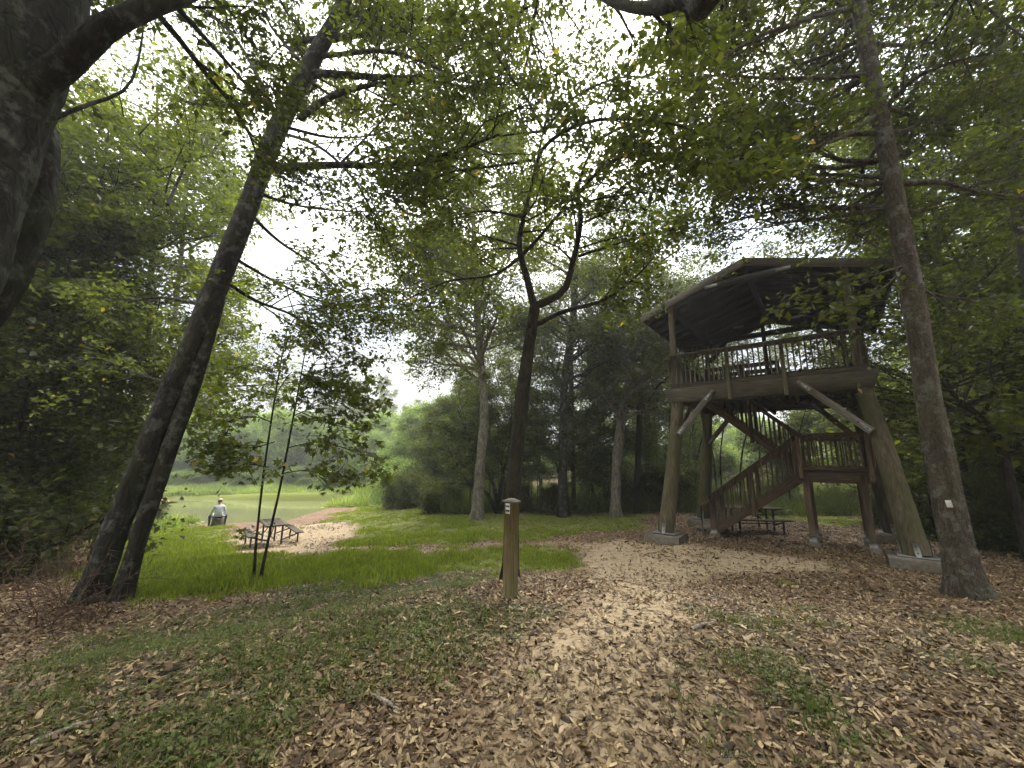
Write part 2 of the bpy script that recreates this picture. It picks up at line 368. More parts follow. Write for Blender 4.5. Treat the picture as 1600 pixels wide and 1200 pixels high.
def simple(name, col, rough=.7, metal=0, nscale=8, var=.3, b=.3):
    m, nt, p, o = newmat(name); tc = N(nt, 'ShaderNodeTexCoord')
    n = noise(nt, tc.outputs['Object'], nscale, 6); c = ramp(nt, n, [(.3, tuple(v * (1 - var) for v in col)), (.7, tuple(v * (1 + var) for v in col))])
    nt.links.new(c, p.inputs['Base Color']); p.inputs['Roughness'].default_value = rough; p.inputs['Metallic'].default_value = metal
    bump(nt, p, n, b, .01); return m
M['concrete'] = simple('concrete', (.15, .13, .10), .9, 0, 14, .35, .6)
M['steel'] = simple('galvanised_steel', (.27, .27, .25), .55, .4, 20, .25)
M['dark_metal'] = simple('brown_coated_metal', (.06, .05, .045), .5, .3)
M['slab'] = simple('red_clay_bank', (.34, .2, .13), .9)
M['paper'] = simple('white_paint', (.62, .6, .55), .8, 0, 30, .15)
M['plate'] = simple('white_plate', (.7, .7, .66), .5, 0, 30, .08)
M['print'] = simple('dark_print', (.03, .03, .03), .6)
M['shirt'] = simple('pale_blue_shirt', (.50, .55, .62), .9, 0, 9, .18, .8)
M['jeans'] = simple('dark_jeans', (.03, .035, .05), .9)
M['skin'] = simple('skin', (.38, .22, .15), .6)
M['hair'] = simple('grey_brown_hair', (.10, .075, .055), .9)
M['cap'] = simple('khaki_cap', (.5, .45, .33), .9)
M['stump'] = M['bark_grey']
# ground
def ground_mat():
    m, nt, p, o = newmat('ground_soil'); tc = N(nt, 'ShaderNodeTexCoord'); v = tc.outputs['Object']
    ag = N(nt, 'ShaderNodeAttribute'); ag.attribute_name = 'grass'; asn = N(nt, 'ShaderNodeAttribute'); asn.attribute_name = 'sand'; ap = N(nt, 'ShaderNodeAttribute'); ap.attribute_name = 'patch'
    vo = N(nt, 'ShaderNodeTexVoronoi'); vo.inputs['Scale'].default_value = 17; nt.links.new(v, vo.inputs[0])
    lit = mixc(nt, .75, ramp(nt, noise(nt, v, 26, 8, .8), [(.3, (.05, .03, .018)), (.5, (.13, .08, .05)), (.75, (.27, .18, .12))]), ramp(nt, vo.outputs['Color'], [(0, (.06, .035, .02)), (.5, (.17, .105, .065)), (1, (.32, .22, .15))]))
    lit = mixc(nt, .5, lit, ramp(nt, noise(nt, v, .9, 4), [(.3, (.6, .58, .55)), (.7, (1.2, 1.15, 1.1))]), 'MULTIPLY')
    snd = ramp(nt, noise(nt, v, 9, 8, .75), [(.3, (.22, .165, .10)), (.7, (.43, .335, .215))])
    grs = ramp(nt, noise(nt, v, 14, 8, .8), [(.3, (.07, .085, .014)), (.7, (.17, .19, .03))])
    ptc = ramp(nt, noise(nt, v, 20, 8, .8), [(.35, (.03, .05, .015)), (.7, (.10, .09, .045))])
    def soft(a, lo=.3, hi=.7):
        n = noise(nt, v, 5, 6, .7); ad = N(nt, 'ShaderNodeMath'); ad.operation = 'MULTIPLY_ADD'; nt.links.new(n, ad.inputs[0]); ad.inputs[1].default_value = .7
        sb = N(nt, 'ShaderNodeMath'); sb.operation = 'SUBTRACT'; nt.links.new(a, sb.inputs[0]); sb.inputs[1].default_value = .35; nt.links.new(sb.outputs[0], ad.inputs[2])
        return ramp(nt, ad.outputs[0], [(lo, (0, 0, 0)), (hi, (1, 1, 1))])
    c = mixc(nt, soft(ap.outputs['Fac'], .35, .9), lit, ptc); c = mixc(nt, soft(asn.outputs['Fac'], .25, .75), c, snd); c = mixc(nt, soft(ag.outputs['Fac']), c, grs)
    nt.links.new(c, p.inputs['Base Color']); p.inputs['Roughness'].default_value = .95
    bump(nt, p, mixc(nt, .5, noise(nt, v, 30, 8, .8), vo.outputs['Distance']), .8, .02); return m
M['ground'] = ground_mat()
def water_mat():
    m, nt, p, o = newmat('pond_water'); tc = N(nt, 'ShaderNodeTexCoord')
    p.inputs['Base Color'].default_value = (.13, .135, .06, 1); p.inputs['Roughness'].default_value = .06; p.inputs['Specular IOR Level'].default_value = .5; p.inputs['IOR'].default_value = 1.33
    bump(nt, p, noise(nt, tc.outputs['Object'], 2.2, 4, .6, (1, .35, 1)), .12, .05); return m
M['water'] = water_mat()

# ------------------------------------------------------------------ setting: ground, water
def graded(lo, hi, fine_lo, fine_hi, step, nfar):
    a = np.arange(fine_lo, fine_hi, step)
    b = fine_lo - np.geomspace(step, fine_lo - lo, nfar)[::-1]; c = fine_hi - step + np.geomspace(step, hi - fine_hi + step, nfar)
    return np.unique(np.concatenate([b, a, c]))
gxs, gys = graded(-420, 420, -20, 20, .24, 40), graded(-300, 500, 0, 42, .24, 40)
X, Y = np.meshgrid(gxs, gys, indexing='ij'); Z = gz(X, Y)
ny = len(gys); ii = np.arange((len(gxs) - 1))[:, None] * ny + np.arange(ny - 1)[None, :]
q = np.stack([ii, ii + ny, ii + ny + 1, ii + 1], -1).reshape(-1, 4)
inner = (np.abs(X) < 33.5) & (Y < 47.5) & (Y > -5.5)
far_l = ((X < -10) & (Y > 36)).astype(float)
ga = np.where(inner, lut(ML, X, Y), far_l); sa = np.where(inner, lut(MS, X, Y), 0); pa = np.where(inner, lut(MP, X, Y), 0)
tag(link('ground', mesh('ground', np.column_stack([X.ravel(), Y.ravel(), Z.ravel()]), [q], M['ground'], True, {'grass': ga.ravel(), 'sand': sa.ravel(), 'patch': pa.ravel()})), kind='structure')
wv = np.array([(-70, 18, WATER), (-9, 18, WATER), (-9, 44, WATER), (-70, 44, WATER)])
tag(link('pond_water', mesh('pond_water', wv, [np.array([(0, 1, 2, 3)])], M['water'])), kind='structure')

# ------------------------------------------------------------------ observation tower
TX, TY, TZ, TH = 7.601, 11.391, -.58, -.685
tower = thing('observation_tower', 'two-storey timber observation tower on splayed log legs with gabled roof and stairs', 'tower', (TX, TY, TZ), TH)
def Lw(u, v, z):
    c, s = math.cos(TH), math.sin(TH); return Vector((TX + u * c - v * s, TY + u * s + v * c, TZ + z))
A_, B_, a_, b_, bb = 2.466, 2.096, 2.08, 1.37, 2.38
ZB, ZD = 3.935, 4.344
rng = np.random.default_rng(5)
def part(name, p0, p1, w, h, mat, parent=None, **k): return board(name, p0, p1, w, h, M[mat], parent or tower, **k)
def log(p0, p1, r0, r1):
    g = Geo(); p = smooth_path([p0, tuple((Vector(p0) + Vector(p1)) / 2 + Vector((.02, .01, 0))), p1], 14)
    g.tube(p, np.linspace(r0, r1, 14), 18, rng, .012)
    V, q = tube_geo([p[0], p[0] + (p[0] - p[1]) * .001], [r0, .001], 18); g.add(V, q)
    return g.build('leg', M['log'], True)
feet = {'FL': (-A_, -B_, .2), 'FR': (A_, -B_, .36), 'BL': (-A_, B_, .12), 'BR': (A_ + .02, B_, .22)}
tops = {'FL': (-a_ + .02, -b_, ZD - .03), 'FR': (a_, -b_, ZD - .03), 'BL': (-a_, bb, ZD - .03), 'BR': (a_, bb, ZD - .03)}
steel_mesh = board_mesh(.22, .07, .012, M['steel'])
for k in feet:
    f, t = feet[k], tops[k]
    leg = link('leg', log((f[0], f[1], f[2] + .03), t, .215, .155), tower)
    if k == 'FR': leg['label'] = 'moss-green splayed log leg nearest the brown tree'
    gzl = g1(*Lw(f[0], f[1], 0)[:2]) - TZ
    board('footing', (f[0] - .46, f[1], (f[2] + min(gzl, f[2]) - .35) / 2), (f[0] + .46, f[1], (f[2] + min(gzl, f[2]) - .35) / 2), .84, f[2] - min(gzl, f[2]) + .35, M['concrete'], tower, warp=.008, ch=.02)
    pl = part('base_plate', (f[0] - .31, f[1], f[2] + .026), (f[0] + .31, f[1], f[2] + .026), .5, .02, 'steel')
    for sx, sy in ((-1, 0), (0, -1), (1, 0), (0, 1)):
        q0 = Vector((f[0] + sx * .235, f[1] + sy * .235, f[2] + .04)); lean = Vector((t[0] - f[0], t[1] - f[1], t[2] - f[2])).normalized()
        br = part('bracket', q0, q0 + lean * .26, .09, .012, 'steel', up=(sx, sy, 0))
        for h in (-.06, .06): 
            board('bolt', (h - .012, 0, .010), (h + .012, 0, .010), .024, .014, M['print'], br)
# main beams (outer pair front, inner pair, back pair), sides
for v in (-b_ - .22, -b_ + .22, bb - .22, bb + .22):
    z = (ZB + ZD) / 2
    part('beam', (-a_ - .36, v, z), (a_ + .36, v, z), .10, ZD - ZB, 'wood', warp=.006, cut=.14)
for u in (-a_ - .26, a_ + .26, 0):
    part('side_beam', (u, -b_ - .1, ZB - .02), (u, bb + .1, ZB - .02), .09, .24, 'wood_dark') if u == 0 else part('side_beam', (u * .88, -b_ - .15, ZB + .11), (u * .88, bb + .6, ZB + .11), .09, .26, 'wood')
VB = 3.1   # rear edge of the deck
for i in range(13):
    u = -a_ - .1 + i * (2 * a_ + .2) / 12
    part('joist', (u, -b_ - .15, ZD - .13), (u, VB, ZD - .13), .045, .22, 'wood')
part('rim_board', (-a_ - .15, VB + .03, ZD - .13), (a_ + .15, VB + .03, ZD - .13), .045, .24, 'wood')
nb = 31
for i in range(nb):
    v = -b_ - .28 + (i + .5) * (VB + b_ + .36) / nb
    w = (VB + b_ + .36) / nb - .012
    if .9 < v < 2.05: part('deck_board', (.35, v, ZD + .022), (a_ + .14, v, ZD + .022), w, .036, 'wood')
    else: part('deck_board', (-a_ - .14, v, ZD + .022), (a_ + .14, v, ZD + .022), w, .036, 'wood')
# railings
def railing(p0, p1, h=1.0, mat='wood', posts=(), gap=.115, lo=.1, post_drop=.0, post_w=.09, lower=True, out=(0, 0, 0), cap=True):
    p0, p1 = Vector(p0), Vector(p1); d = p1 - p0; n = max(2, int(Vector((d.x, d.y, 0)).length / gap)); o = Vector(out)
    zz = Vector((0, 0, 1))
    if cap: part('rail_cap', p0 + zz * h, p1 + zz * h, .14, .038, mat, up=(0, 0, 1))
    part('top_rail', p0 + zz * (h - .07), p1 + zz * (h - .07), .038, .088, mat)
    if lower: part('bottom_rail', p0 + zz * lo, p1 + zz * lo, .038, .088, mat)
    for i in range(n):
        t = (i + .5) / n; b = p0 + d * t + o * .038
        bl = .86 + (0 if lower else .12)
        part('baluster', b + zz * (h - .03 - bl), b + zz * (h - .03), .036, .036, mat, up=(1, 0, 0))
    for t in posts:
        b = p0 + d * t + o * .075
        part('rail_post', b + zz * (-post_drop), b + zz * (h + .0), post_w, post_w, mat, up=(1, 0, 0), warp=.002)
vF = -b_ - .23
railing((-a_ - .12, vF, ZD), (a_ + .12, vF, ZD), 1.02, 'wood', (.355, .645), .125, .07, post_drop=.46, out=(0, -1, 0))
railing((-a_ - .14, vF, ZD + .04), (-a_ - .14, VB, ZD + .04), .98, 'wood', (.35, .68), .125, .07, .25, out=(-1, 0, 0))
railing((a_ + .14, vF, ZD + .04), (a_ + .14, VB, ZD + .04), .98, 'wood', (.35, .68), .125, .07, .25, out=(1, 0, 0))
railing((-a_ - .12, VB, ZD + .04), (a_ + .12, VB, ZD + .04), .98, 'wood', (.35, .68), .125, .07, .25, out=(0, 1, 0))
railing((-1.75, .95, ZD + .04), (.35, .95, ZD + .04), .98, 'wood', (0, .5, 1), .125, .07)
railing((-1.75, 2.1, ZD + .04), (.35, 2.1, ZD + .04), .98, 'wood', (0, .5, 1), .125, .07)
# bench on the deck
part('bench_seat', (-1.6, VB - .4, ZD + .48), (1.9, VB - .4, ZD + .48), .3, .04, 'wood'); part('bench_back', (-1.6, VB - .2, ZD + .8), (1.9, VB - .2, ZD + .8), .04, .14, 'wood')
for u in (-1.4, .2, 1.7): part('bench_support', (u, VB - .35, ZD + .04), (u, VB - .35, ZD + .46), .09, .09, 'wood', up=(1, 0, 0))
# roof
RU, RF, RB, RE, RP = 3.07, -1.42, 4.73, 6.93, 7.99
ROOFP = [(-a_ - .02, vF + .10), (a_ + .02, vF + .10), (-a_ - .02, VB - .02), (a_ + .02, VB - .02)]
slope = (RP - RE) / RU
def roofz(u): return RP - slope * abs(u)
for u, v in ROOFP:
    part('roof_post', (u, v, ZD - .42 if v < 0 else ZD), (u, v, roofz(u) - .30), .15, .15, 'wood', up=(1, 0, 0), warp=.002)
part('roof_post', (-.12, VB - .02, ZD), (-.12, VB - .02, roofz(-.12) - .42), .13, .13, 'wood_dark', up=(1, 0, 0))
th = math.atan(slope)
for s in (-1, 1):
    n = 44
    for i in range(n):
        t0, t1 = i / n, (i + 1) / n
        u = s * RU * (t0 + t1) / 2
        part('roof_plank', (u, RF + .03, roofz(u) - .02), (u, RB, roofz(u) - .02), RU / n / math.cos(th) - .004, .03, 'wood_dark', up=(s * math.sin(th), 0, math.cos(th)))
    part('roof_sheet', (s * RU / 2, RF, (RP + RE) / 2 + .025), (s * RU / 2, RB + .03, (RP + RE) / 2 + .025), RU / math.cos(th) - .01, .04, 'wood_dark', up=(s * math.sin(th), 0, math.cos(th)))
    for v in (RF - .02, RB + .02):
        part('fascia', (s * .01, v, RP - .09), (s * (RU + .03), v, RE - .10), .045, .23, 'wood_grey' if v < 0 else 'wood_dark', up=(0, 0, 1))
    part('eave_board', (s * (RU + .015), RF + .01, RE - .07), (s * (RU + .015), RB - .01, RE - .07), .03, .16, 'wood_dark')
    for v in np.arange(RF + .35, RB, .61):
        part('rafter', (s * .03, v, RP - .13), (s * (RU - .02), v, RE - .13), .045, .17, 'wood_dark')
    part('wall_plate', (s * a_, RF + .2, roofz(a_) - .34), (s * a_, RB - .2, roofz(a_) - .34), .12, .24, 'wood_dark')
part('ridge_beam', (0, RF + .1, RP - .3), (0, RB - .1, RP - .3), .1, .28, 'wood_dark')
for v in (vF + .10, VB - .02):
    zt = roofz(1.0) - .30
    part('collar_tie', (-1.05, v, zt), (1.05, v, zt), .09, .18, 'wood_dark')
    for s in (-1, 1):
        part('tie_plate', (s * .72, v - .06, zt), (s * 1.06, v - .06, zt), .014, .09, 'steel')
        # curved knee brace
        if v > 0:
            pth = smooth_path([(s * (a_ - .05), v, ZD + 1.75), (s * (a_ - .35), v, ZD + 2.08), (s * (a_ - 1.05), v, roofz(a_ - 1.05) - .34)], 7)
            V0, q0 = tube_geo(pth, np.full(7, .09), 4); link('knee_brace', mesh('knee_brace', V0, [q0], M['wood_dark']), tower)
zt = roofz(a_) - .36
part('tie_beam', (-a_, VB - .02, zt), (a_, VB - .02, zt), .1, .2, 'wood_dark')
# leg braces with steel straps
def legpt(k, z):
    f, t = Vector(feet[k]), Vector(tops[k]); s = (z - f.z) / (t.z - f.z); return f + (t - f) * s
def brace(p0, p1, name='brace', mat='wood_grey', strap=True, n=(0, -1, 0)):
    b = part(name, p0, p1, .16 if n[1] else .16, .07, mat, up=n)
    if strap:
        L = (Vector(p1) - Vector(p0)).length
        for e in (-1, 1):
            st = board('strap', (e * (L / 2 - .02), 0, .043), (e * (L / 2 - .36), 0, .043), .07, .012, M['steel'], b)
            for x in (-.1, .1): board('bolt', (x - .014, 0, .011), (x + .014, 0, .011), .028, .016, M['print'], st)
    return b
vb = -b_ - .325
p = legpt('FL', 2.95); brace((p.x + .16, p.y - .16, p.z), (-a_ + 1.05, vb, ZB + .25))
p = legpt('FR', 2.95); brace((p.x - .10, p.y - .2, p.z - .05), (a_ - 1.2, vb, ZB + .28))
p = legpt('BL', 2.8); brace((p.x + .1, p.y - .16, p.z), (-a_ + 1.0, bb - .3, ZB + .1), mat='wood_brown')
p = legpt('BR', 2.8); brace((p.x - .1, p.y - .16, p.z), (a_ - 1.0, bb - .3, ZB + .1), mat='wood_brown')
for k, s in (('FL', -1), ('BL', -1), ('FR', 1), ('BR', 1)):
    p = legpt(k, 2.8); fr = k[0] == 'F'
    brace((p.x, p.y + (.16 if fr else -.16), p.z), (s * a_ * .98, (-b_ + 1.1) if fr else bb - 1.1, ZB + .0), mat='wood_brown', strap=False, n=(1, 0, 0))
# stairs
LU0, LU1, LV, LZ = .62, 2.06, -.204, 1.96
LV2 = 2.06
def column(u, v, ztop, w=.14, mat='wood_brown', foot=True):
    zg = g1(*Lw(u, v, 0)[:2]) - TZ
    part('stair_post', (u, v, zg + (.16 if foot else 0)), (u, v, ztop), w, w, mat, up=(1, 0, 0), warp=.002)
    if foot:
        V, q = tube_geo([(u, v, zg - .2), (u, v, zg + .12), (u, v, zg + .125)], [.15, .145, .001], 20); link('round_footing', mesh('round_footing', V, [q], M['concrete'], False), tower)
        part('post_base', (u, v, zg + .125), (u, v, zg + .27), w + .02, w + .02, 'steel', up=(1, 0, 0))
for u, v in ((LU0 + .12, LV + .02), (LU1 - .14, LV + .02), (LU0 + .12, LV2 - .05), (LU1 - .14, LV2 - .05), (LU1 - .14, .93), (LU0 + .12, .93)):
    column(u, v, LZ - .04)
for i in range(9):
    v = LV + .06 + i * (LV2 - LV - .12) / 8
    part('landing_joist', (LU0, v, LZ - .14), (LU1, v, LZ - .14), .04, .18, 'wood_brown') if 0 < i < 8 else part('landing_rim', (LU0 - .03, v - .08 if i == 0 else v + .08, LZ - .16), (LU1 + .03, v - .08 if i == 0 else v + .08, LZ - .16), .045, .26, 'wood_brown')
part('landing_rim', (LU1 + .05, LV, LZ - .16), (LU1 + .05, LV2, LZ - .16), .045, .26, 'wood_brown')
for i in range(16):
    v = LV + (i + .5) * (LV2 - LV) / 16; part('deck_board', (LU0 - .02, v, LZ), (LU1 + .06, v, LZ), (LV2 - LV) / 16 - .01, .036, 'wood_brown')
railing((LU0, LV - .07, LZ), (LU1 + .07, LV - .07, LZ), 1.0, 'wood_brown', (.03, .97), .115, .09, .2, out=(0, -1, 0))
railing((LU1 + .08, LV - .07, LZ), (LU1 + .08, LV2 + .07, LZ), 1.0, 'wood_brown', (.5,), .115, .09, .2, out=(1, 0, 0))
railing((LU0, LV2 + .07, LZ), (LU1 + .07, LV2 + .07, LZ), 1.0, 'wood_brown', (.03, .97), .115, .09, .2, out=(0, 1, 0))
def flight(u0, u1, z0, z1, v0, v1, nr, mat='wood_brown', posts=(.08, .52)):
    d = 1 if u1 > u0 else -1
    for i in range(nr - 1):
        u = u0 + (u1 - u0) * (i + .5) / (nr - 1) ; z = z0 + (z1 - z0) * (i + 1) / nr
        for k in (-1, 1): part('tread', (u + k * .066, v0 + .01, z), (u + k * .066, v1 - .01, z), .125, .038, mat)
        part('riser', (u - d * .135, v0 + .03, z - .10), (u - d * .135, v1 - .03, z - .10), .02, .155, mat)
    for v in (v0 - .005, v1 + .005):
        part('stringer', (u0 - d * .1, v, z0 + .0), (u1, v, z1 - .2), .045, .27, mat)
        railing((u0 - d * .05, v, z0 + .15), (u1 + d * .0, v, z1), .95, mat, posts, .125, .03, .45, out=(0, -1 if v == v0 - .005 else 1, 0), post_w=.11, lower=False)
flight(-1.72, LU0 - .02, .0, LZ, LV, .88, 10)
flight(LU0 - .02, -1.75, LZ, ZD, .98, 2.04, 12, posts=(.05, .5))
zst = g1(*Lw(-1.62, LV - .1, 0)[:2]) - TZ
for v in (LV - .09, .97):
    column(-1.62, v, 1.08, .14)
# lower handrail extension with thin end post
for v in (LV - .06, .93):
    part('handrail_end', (-1.98, v, .82), (-1.62, v, 1.02), .05, .1, 'wood_brown'); part('end_post', (-1.96, v, zst), (-1.96, v, .80), .04, .04, 'dark_metal', up=(1, 0, 0))
part('bottom_step', (-2.0, LV, zst + .09), (-2.0, .88, zst + .09), .3, .18, 'concrete')

# ------------------------------------------------------------------ plants: growth
class Tree:
    def __init__(s, seed): s.g = Geo(); s.tw = []; s.rng = np.random.default_rng(seed); s.trunk = None
def nrm(v): return v / (np.linalg.norm(v) + 1e-9)
def spread(rng, t, ang, flat=.55, up=.08):
    r = rng.normal(size=3); r = nrm(r - t * r.dot(t)); d = t * math.cos(ang) + r * math.sin(ang)
    d = d * np.array([1, 1, flat]); d[2] += up; return nrm(d)
CFG = dict(nch=(0, 7, 8), ang=(.75, .9), ratio=.5, twig=.65, droop=.12, flat=.55, up=.10, sides=(3, 3, 5, 7))
def grow(T, p, d, L, r, lv, cfg):
    rng = T.rng
    if lv <= 0:
        e = p + d * L; T.tw.append((p, e + np.array([0, 0, -cfg['droop'] * L]))); return
    n = 4 + lv; P = [p]; dd = d.copy()
    for i in range(n):
        dd = nrm(dd + rng.normal(0, .16, 3) * np.array([1, 1, .7]) + np.array([0, 0, .035 - cfg['droop'] * .35 * i / n])); P.append(P[-1] + dd * L / n)
    P = np.array(P); T.g.tube(P if lv > 1 else P[::2] if len(P) % 2 else P[[0, 2, 4, 5]], np.linspace(r, r * .22 + .002, n + 1)[:: 1] if lv > 1 else np.linspace(r, r * .22 + .002, 3 if len(P) % 2 else 4), cfg['sides'][min(lv, 3)])
    children(T, P, r, lv, L, cfg)
def children(T, P, r, lv, L, cfg, t0=.22, nch=None, Lc=None):
    rng = T.rng; n = len(P) - 1; k = nch or cfg['nch'][min(lv, 2)]
    for j in range(k):
        t = t0 + (1 - t0) * (j + rng.random()) / k; i = min(int(t * n), n - 1); f = t * n - i
        b = P[i] + (P[i + 1] - P[i]) * f; tan = nrm(P[i + 1] - P[i])
        d = spread(rng, tan, rng.uniform(*cfg['ang']), cfg['flat'], cfg['up'])
        l = (Lc or L * cfg['ratio']) * rng.uniform(.7, 1.25) * (1.15 - .45 * t)
        if lv == 1: l = cfg['twig'] * rng.uniform(.6, 1.3)
        grow(T, b, d, l, max(r * .5 * (1 - .5 * t), .005), lv - 1, cfg)
    if lv == 1: T.tw.append((P[-2], P[-1] + (P[-1] - P[-2]) * .8))
def limb(T, P, r0, r1, n=14, lv=2, nch=7, Lc=1.6, t0=.25, cfg=CFG, sides=8, lump=.04):
    P = smooth_path(P, n); T.g.tube(P, np.linspace(r0, r1, n), sides, T.rng, lump)
    if nch: children(T, P, r0 * .7 + .01, lv, None, cfg, t0, nch, Lc)
    return P
def twig_geo(T, r=.006):
    if not T.tw: return
    A = np.array([a for a, b in T.tw]); B = np.array([b for a, b in T.tw]); d = B - A; d /= np.linalg.norm(d, axis=1)[:, None] + 1e-9
    u = np.cross(d, [0, 0, 1.]); u /= np.linalg.norm(u, axis=1)[:, None] + 1e-9; v = np.cross(d, u); n = len(A)
    V = np.concatenate([np.stack([A + r * (math.cos(k * 2.094) * u + math.sin(k * 2.094) * v) for k in range(3)], 1).reshape(-1, 3), B])
    i = np.arange(n); t = np.concatenate([np.stack([i * 3 + k, i * 3 + (k + 1) % 3, 3 * n + i], 1) for k in range(3)])
    T.g.add(V, None, t)
def leaves(T, per, size, mat, name='crown', shape=6, tilt=.62, width=.56, spreadw=.5, extra=1.1):
    rng = T.rng; A = np.array([a for a, b in T.tw]); B = np.array([b for a, b in T.tw]); n = len(A) * per
    k = np.repeat(np.arange(len(A)), per); t = rng.uniform(.08, extra, n)[:, None]; d = B[k] - A[k]; L = np.linalg.norm(d, axis=1)[:, None]; d = d / (L + 1e-9)
    sgn = rng.choice([-1., 1.], n)[:, None]; s = np.cross(d, [0, 0, 1.]); s /= np.linalg.norm(s, axis=1)[:, None] + 1e-9
    pos = A[k] + d * L * t + s * sgn * rng.uniform(0, spreadw, n)[:, None] * size * 3 * (1.1 - t * .6) + rng.normal(0, size * .55, (n, 3))
    nn = np.array([0, 0, 1.]) + rng.normal(0, tilt, (n, 3)); nn /= np.linalg.norm(nn, axis=1)[:, None]
    ld = d * .5 + s * sgn * .8 + rng.normal(0, .35, (n, 3)) + np.array([0, 0, -.25]); ld -= nn * (ld * nn).sum(1)[:, None]; ld /= np.linalg.norm(ld, axis=1)[:, None] + 1e-9
    ls = np.cross(nn, ld); sz = (size * np.clip(rng.lognormal(-.08, .32, n), .4, 1.6))[:, None]
    tab = LEAFSHAPE[shape]; m = len(tab['v'])
    V = np.stack([pos + ld * sz * a + ls * sz * width * b + nn * sz * c for a, b, c in tab['v']], 1).reshape(-1, 3)
    o = np.arange(n)[:, None, None] * m; f = (np.array(tab['f'])[None] + o).reshape(-1, len(tab['f'][0]))
    rnd = np.clip(rng.beta(2, 2, n) * .9 + (rng.random(n) < .02) * .5 + .25 * (vnoise(A[k][:, 0] + A[k][:, 2], A[k][:, 1] - A[k][:, 2], .7, 3) - .5), 0, 1)
    return mesh(name, V, [f], mat, False, {'rnd': np.repeat(rnd, m)})
LEAFSHAPE = {4: dict(v=[(0, 0, 0), (.45, .5, .08), (1, 0, -.1), (.45, -.5, .08)], f=[(0, 1, 2), (0, 2, 3)]),
             6: dict(v=[(0, 0, 0), (.25, .42, .06), (.65, .40, .02), (1, 0, -.14), (.65, -.40, .02), (.25, -.42, .06)], f=[(0, 1, 2, 3), (0, 3, 4, 5)]),
             9: dict(v=[(0, 0, 0), (.1, .75, .0), (.38, .30, .05), (.72, .62, -.03), (.68, .2, .03), (1.05, 0, -.12), (.68, -.2, .03), (.72, -.62, -.03), (.38, -.30, .05), (.1, -.75, 0)],
                     f=[(0, 1, 2), (0, 2, 4), (2, 3, 4), (0, 4, 5), (0, 5, 6), (0, 6, 8), (6, 7, 8), (0, 8, 9)])}
def hero_tree(name, label, cat, T, bark, leafm, per, size, base, group=None, shape=4, **k):
    """trunk geometry is in world coordinates: shift to the base"""
    twig_geo(T); o = thing(name, label, cat, base, 0, group)
    b = np.array(base)
    tm = T.g.build('trunk', M[bark], True); co = np.empty(len(tm.vertices) * 3, np.float32); tm.vertices.foreach_get('co', co); tm.vertices.foreach_set('co', (co.reshape(-1, 3) - b).astype(np.float32).ravel()); tm.update()
    link('trunk', tm, o)
    if per:
        cm = leaves(T, per, size, M[leafm], shape=shape, **k); co = np.empty(len(cm.vertices) * 3, np.float32); cm.vertices.foreach_get('co', co); cm.vertices.foreach_set('co', (co.reshape(-1, 3) - b).astype(np.float32).ravel()); cm.update()
        link('crown', cm, o)
    return o
WID = .84
def trunk(T, pts, px, y, sides=20, n=40, flare=1.5, lump=.03, down=.6, ys=None):
    """pts: survey marks, px: apparent widths, at distance y"""
    P = [np.array(W(a, b, y if ys is None else ys[i])) for i, (a, b) in enumerate(pts)]
    R = [w * ((p[1]) * CP + (p[2] - CAMZ) * SP) * WID / F / 2 / math.sqrt(1 + (p[0] / p[1]) ** 2) for w, p in zip(px, P)]
    z0 = g1(P[0][0], P[0][1]); base = P[0].copy(); base[2] = z0
    P[0] = base; Pn = smooth_path(P, n); Rn = np.interp(np.linspace(0, 1, n), np.linspace(0, 1, len(R)), R)
    h = Pn[:, 2] - z0; Rn = Rn * (1 + (flare - 1) * np.exp(-np.maximum(h, 0) / .28))
    st = Pn[0] + np.array([0, 0, -down]); Pn = np.vstack([st, Pn]); Rn = np.concatenate([[Rn[0] * 1.15], Rn])
    V, q = tube_geo(Pn, Rn, sides, T.rng, lump)
    # root buttresses
    ang = np.arctan2(V[:, 1] - base[1], V[:, 0] - base[0]); hz = np.maximum(V[:, 2] - z0, 0)
    k = 1 + .22 * np.sin(ang * 5 + T.rng.uniform(0, 6)) * np.exp(-hz / .35); cx = np.repeat(Pn[:, :2], sides, 0); V[:, :2] = cx + (V[:, :2] - cx) * k[:, None]
    rr_ = np.repeat(Rn, sides); k = 1 + .16 * (vnoise(ang * 3.2 + 40, V[:, 2] * 1.3, 1, 5) - .5) + .07 * (vnoise(ang * 9 + 40, V[:, 2] * 3.5, 1, 6) - .5); V[:, :2] = cx + (V[:, :2] - cx) * k[:, None]
    T.g.add(V, q); return Pn, Rn, base

# ------------------------------------------------------------------ the single trees of the picture
def C(**k): d = dict(CFG); d.update(k); return d
def wp(*marks): return [np.array(W(a, b, y)) for a, b, y in marks]
# double-stemmed tree leaning over the left bank
T = Tree(11)
P1, R1, b1 = trunk(T, [(140,936),(196,790),(258,640),(318,500),(385,330),(432,205),(488,95),(535,10),(580,-110),(620,-230)], [62,54,50,48,43,38,32,26,18,9], 6.5, flare=1.12, sides=36, n=60)
P2, R2, _ = trunk(T, [(190,921),(231,800),(275,675),(316,560),(345,470)], [36,36,34,28,18], 6.55, flare=1.2, n=24)
P3, R3, _ = trunk(T, [(232,800),(262,640),(272,540),(268,420),(262,320),(236,245),(200,190),(140,130),(70,90)], [26,26,24,21,19,16,12,9,4], 6.7, flare=1, n=30, down=0)
cf = C(flat=.6, up=.06, twig=.55, droop=.2)
limb(T, wp((425,262,6.5),(520,258,6.2),(620,258,6.0),(700,240,5.8),(780,210,5.6)), .075, .02, nch=14, Lc=1.7, cfg=cf)
limb(T, wp((468,185,6.5),(520,150,6.6),(600,130,6.8),(690,128,7.1),(760,150,7.3)), .07, .015, nch=14, Lc=1.7, cfg=cf)
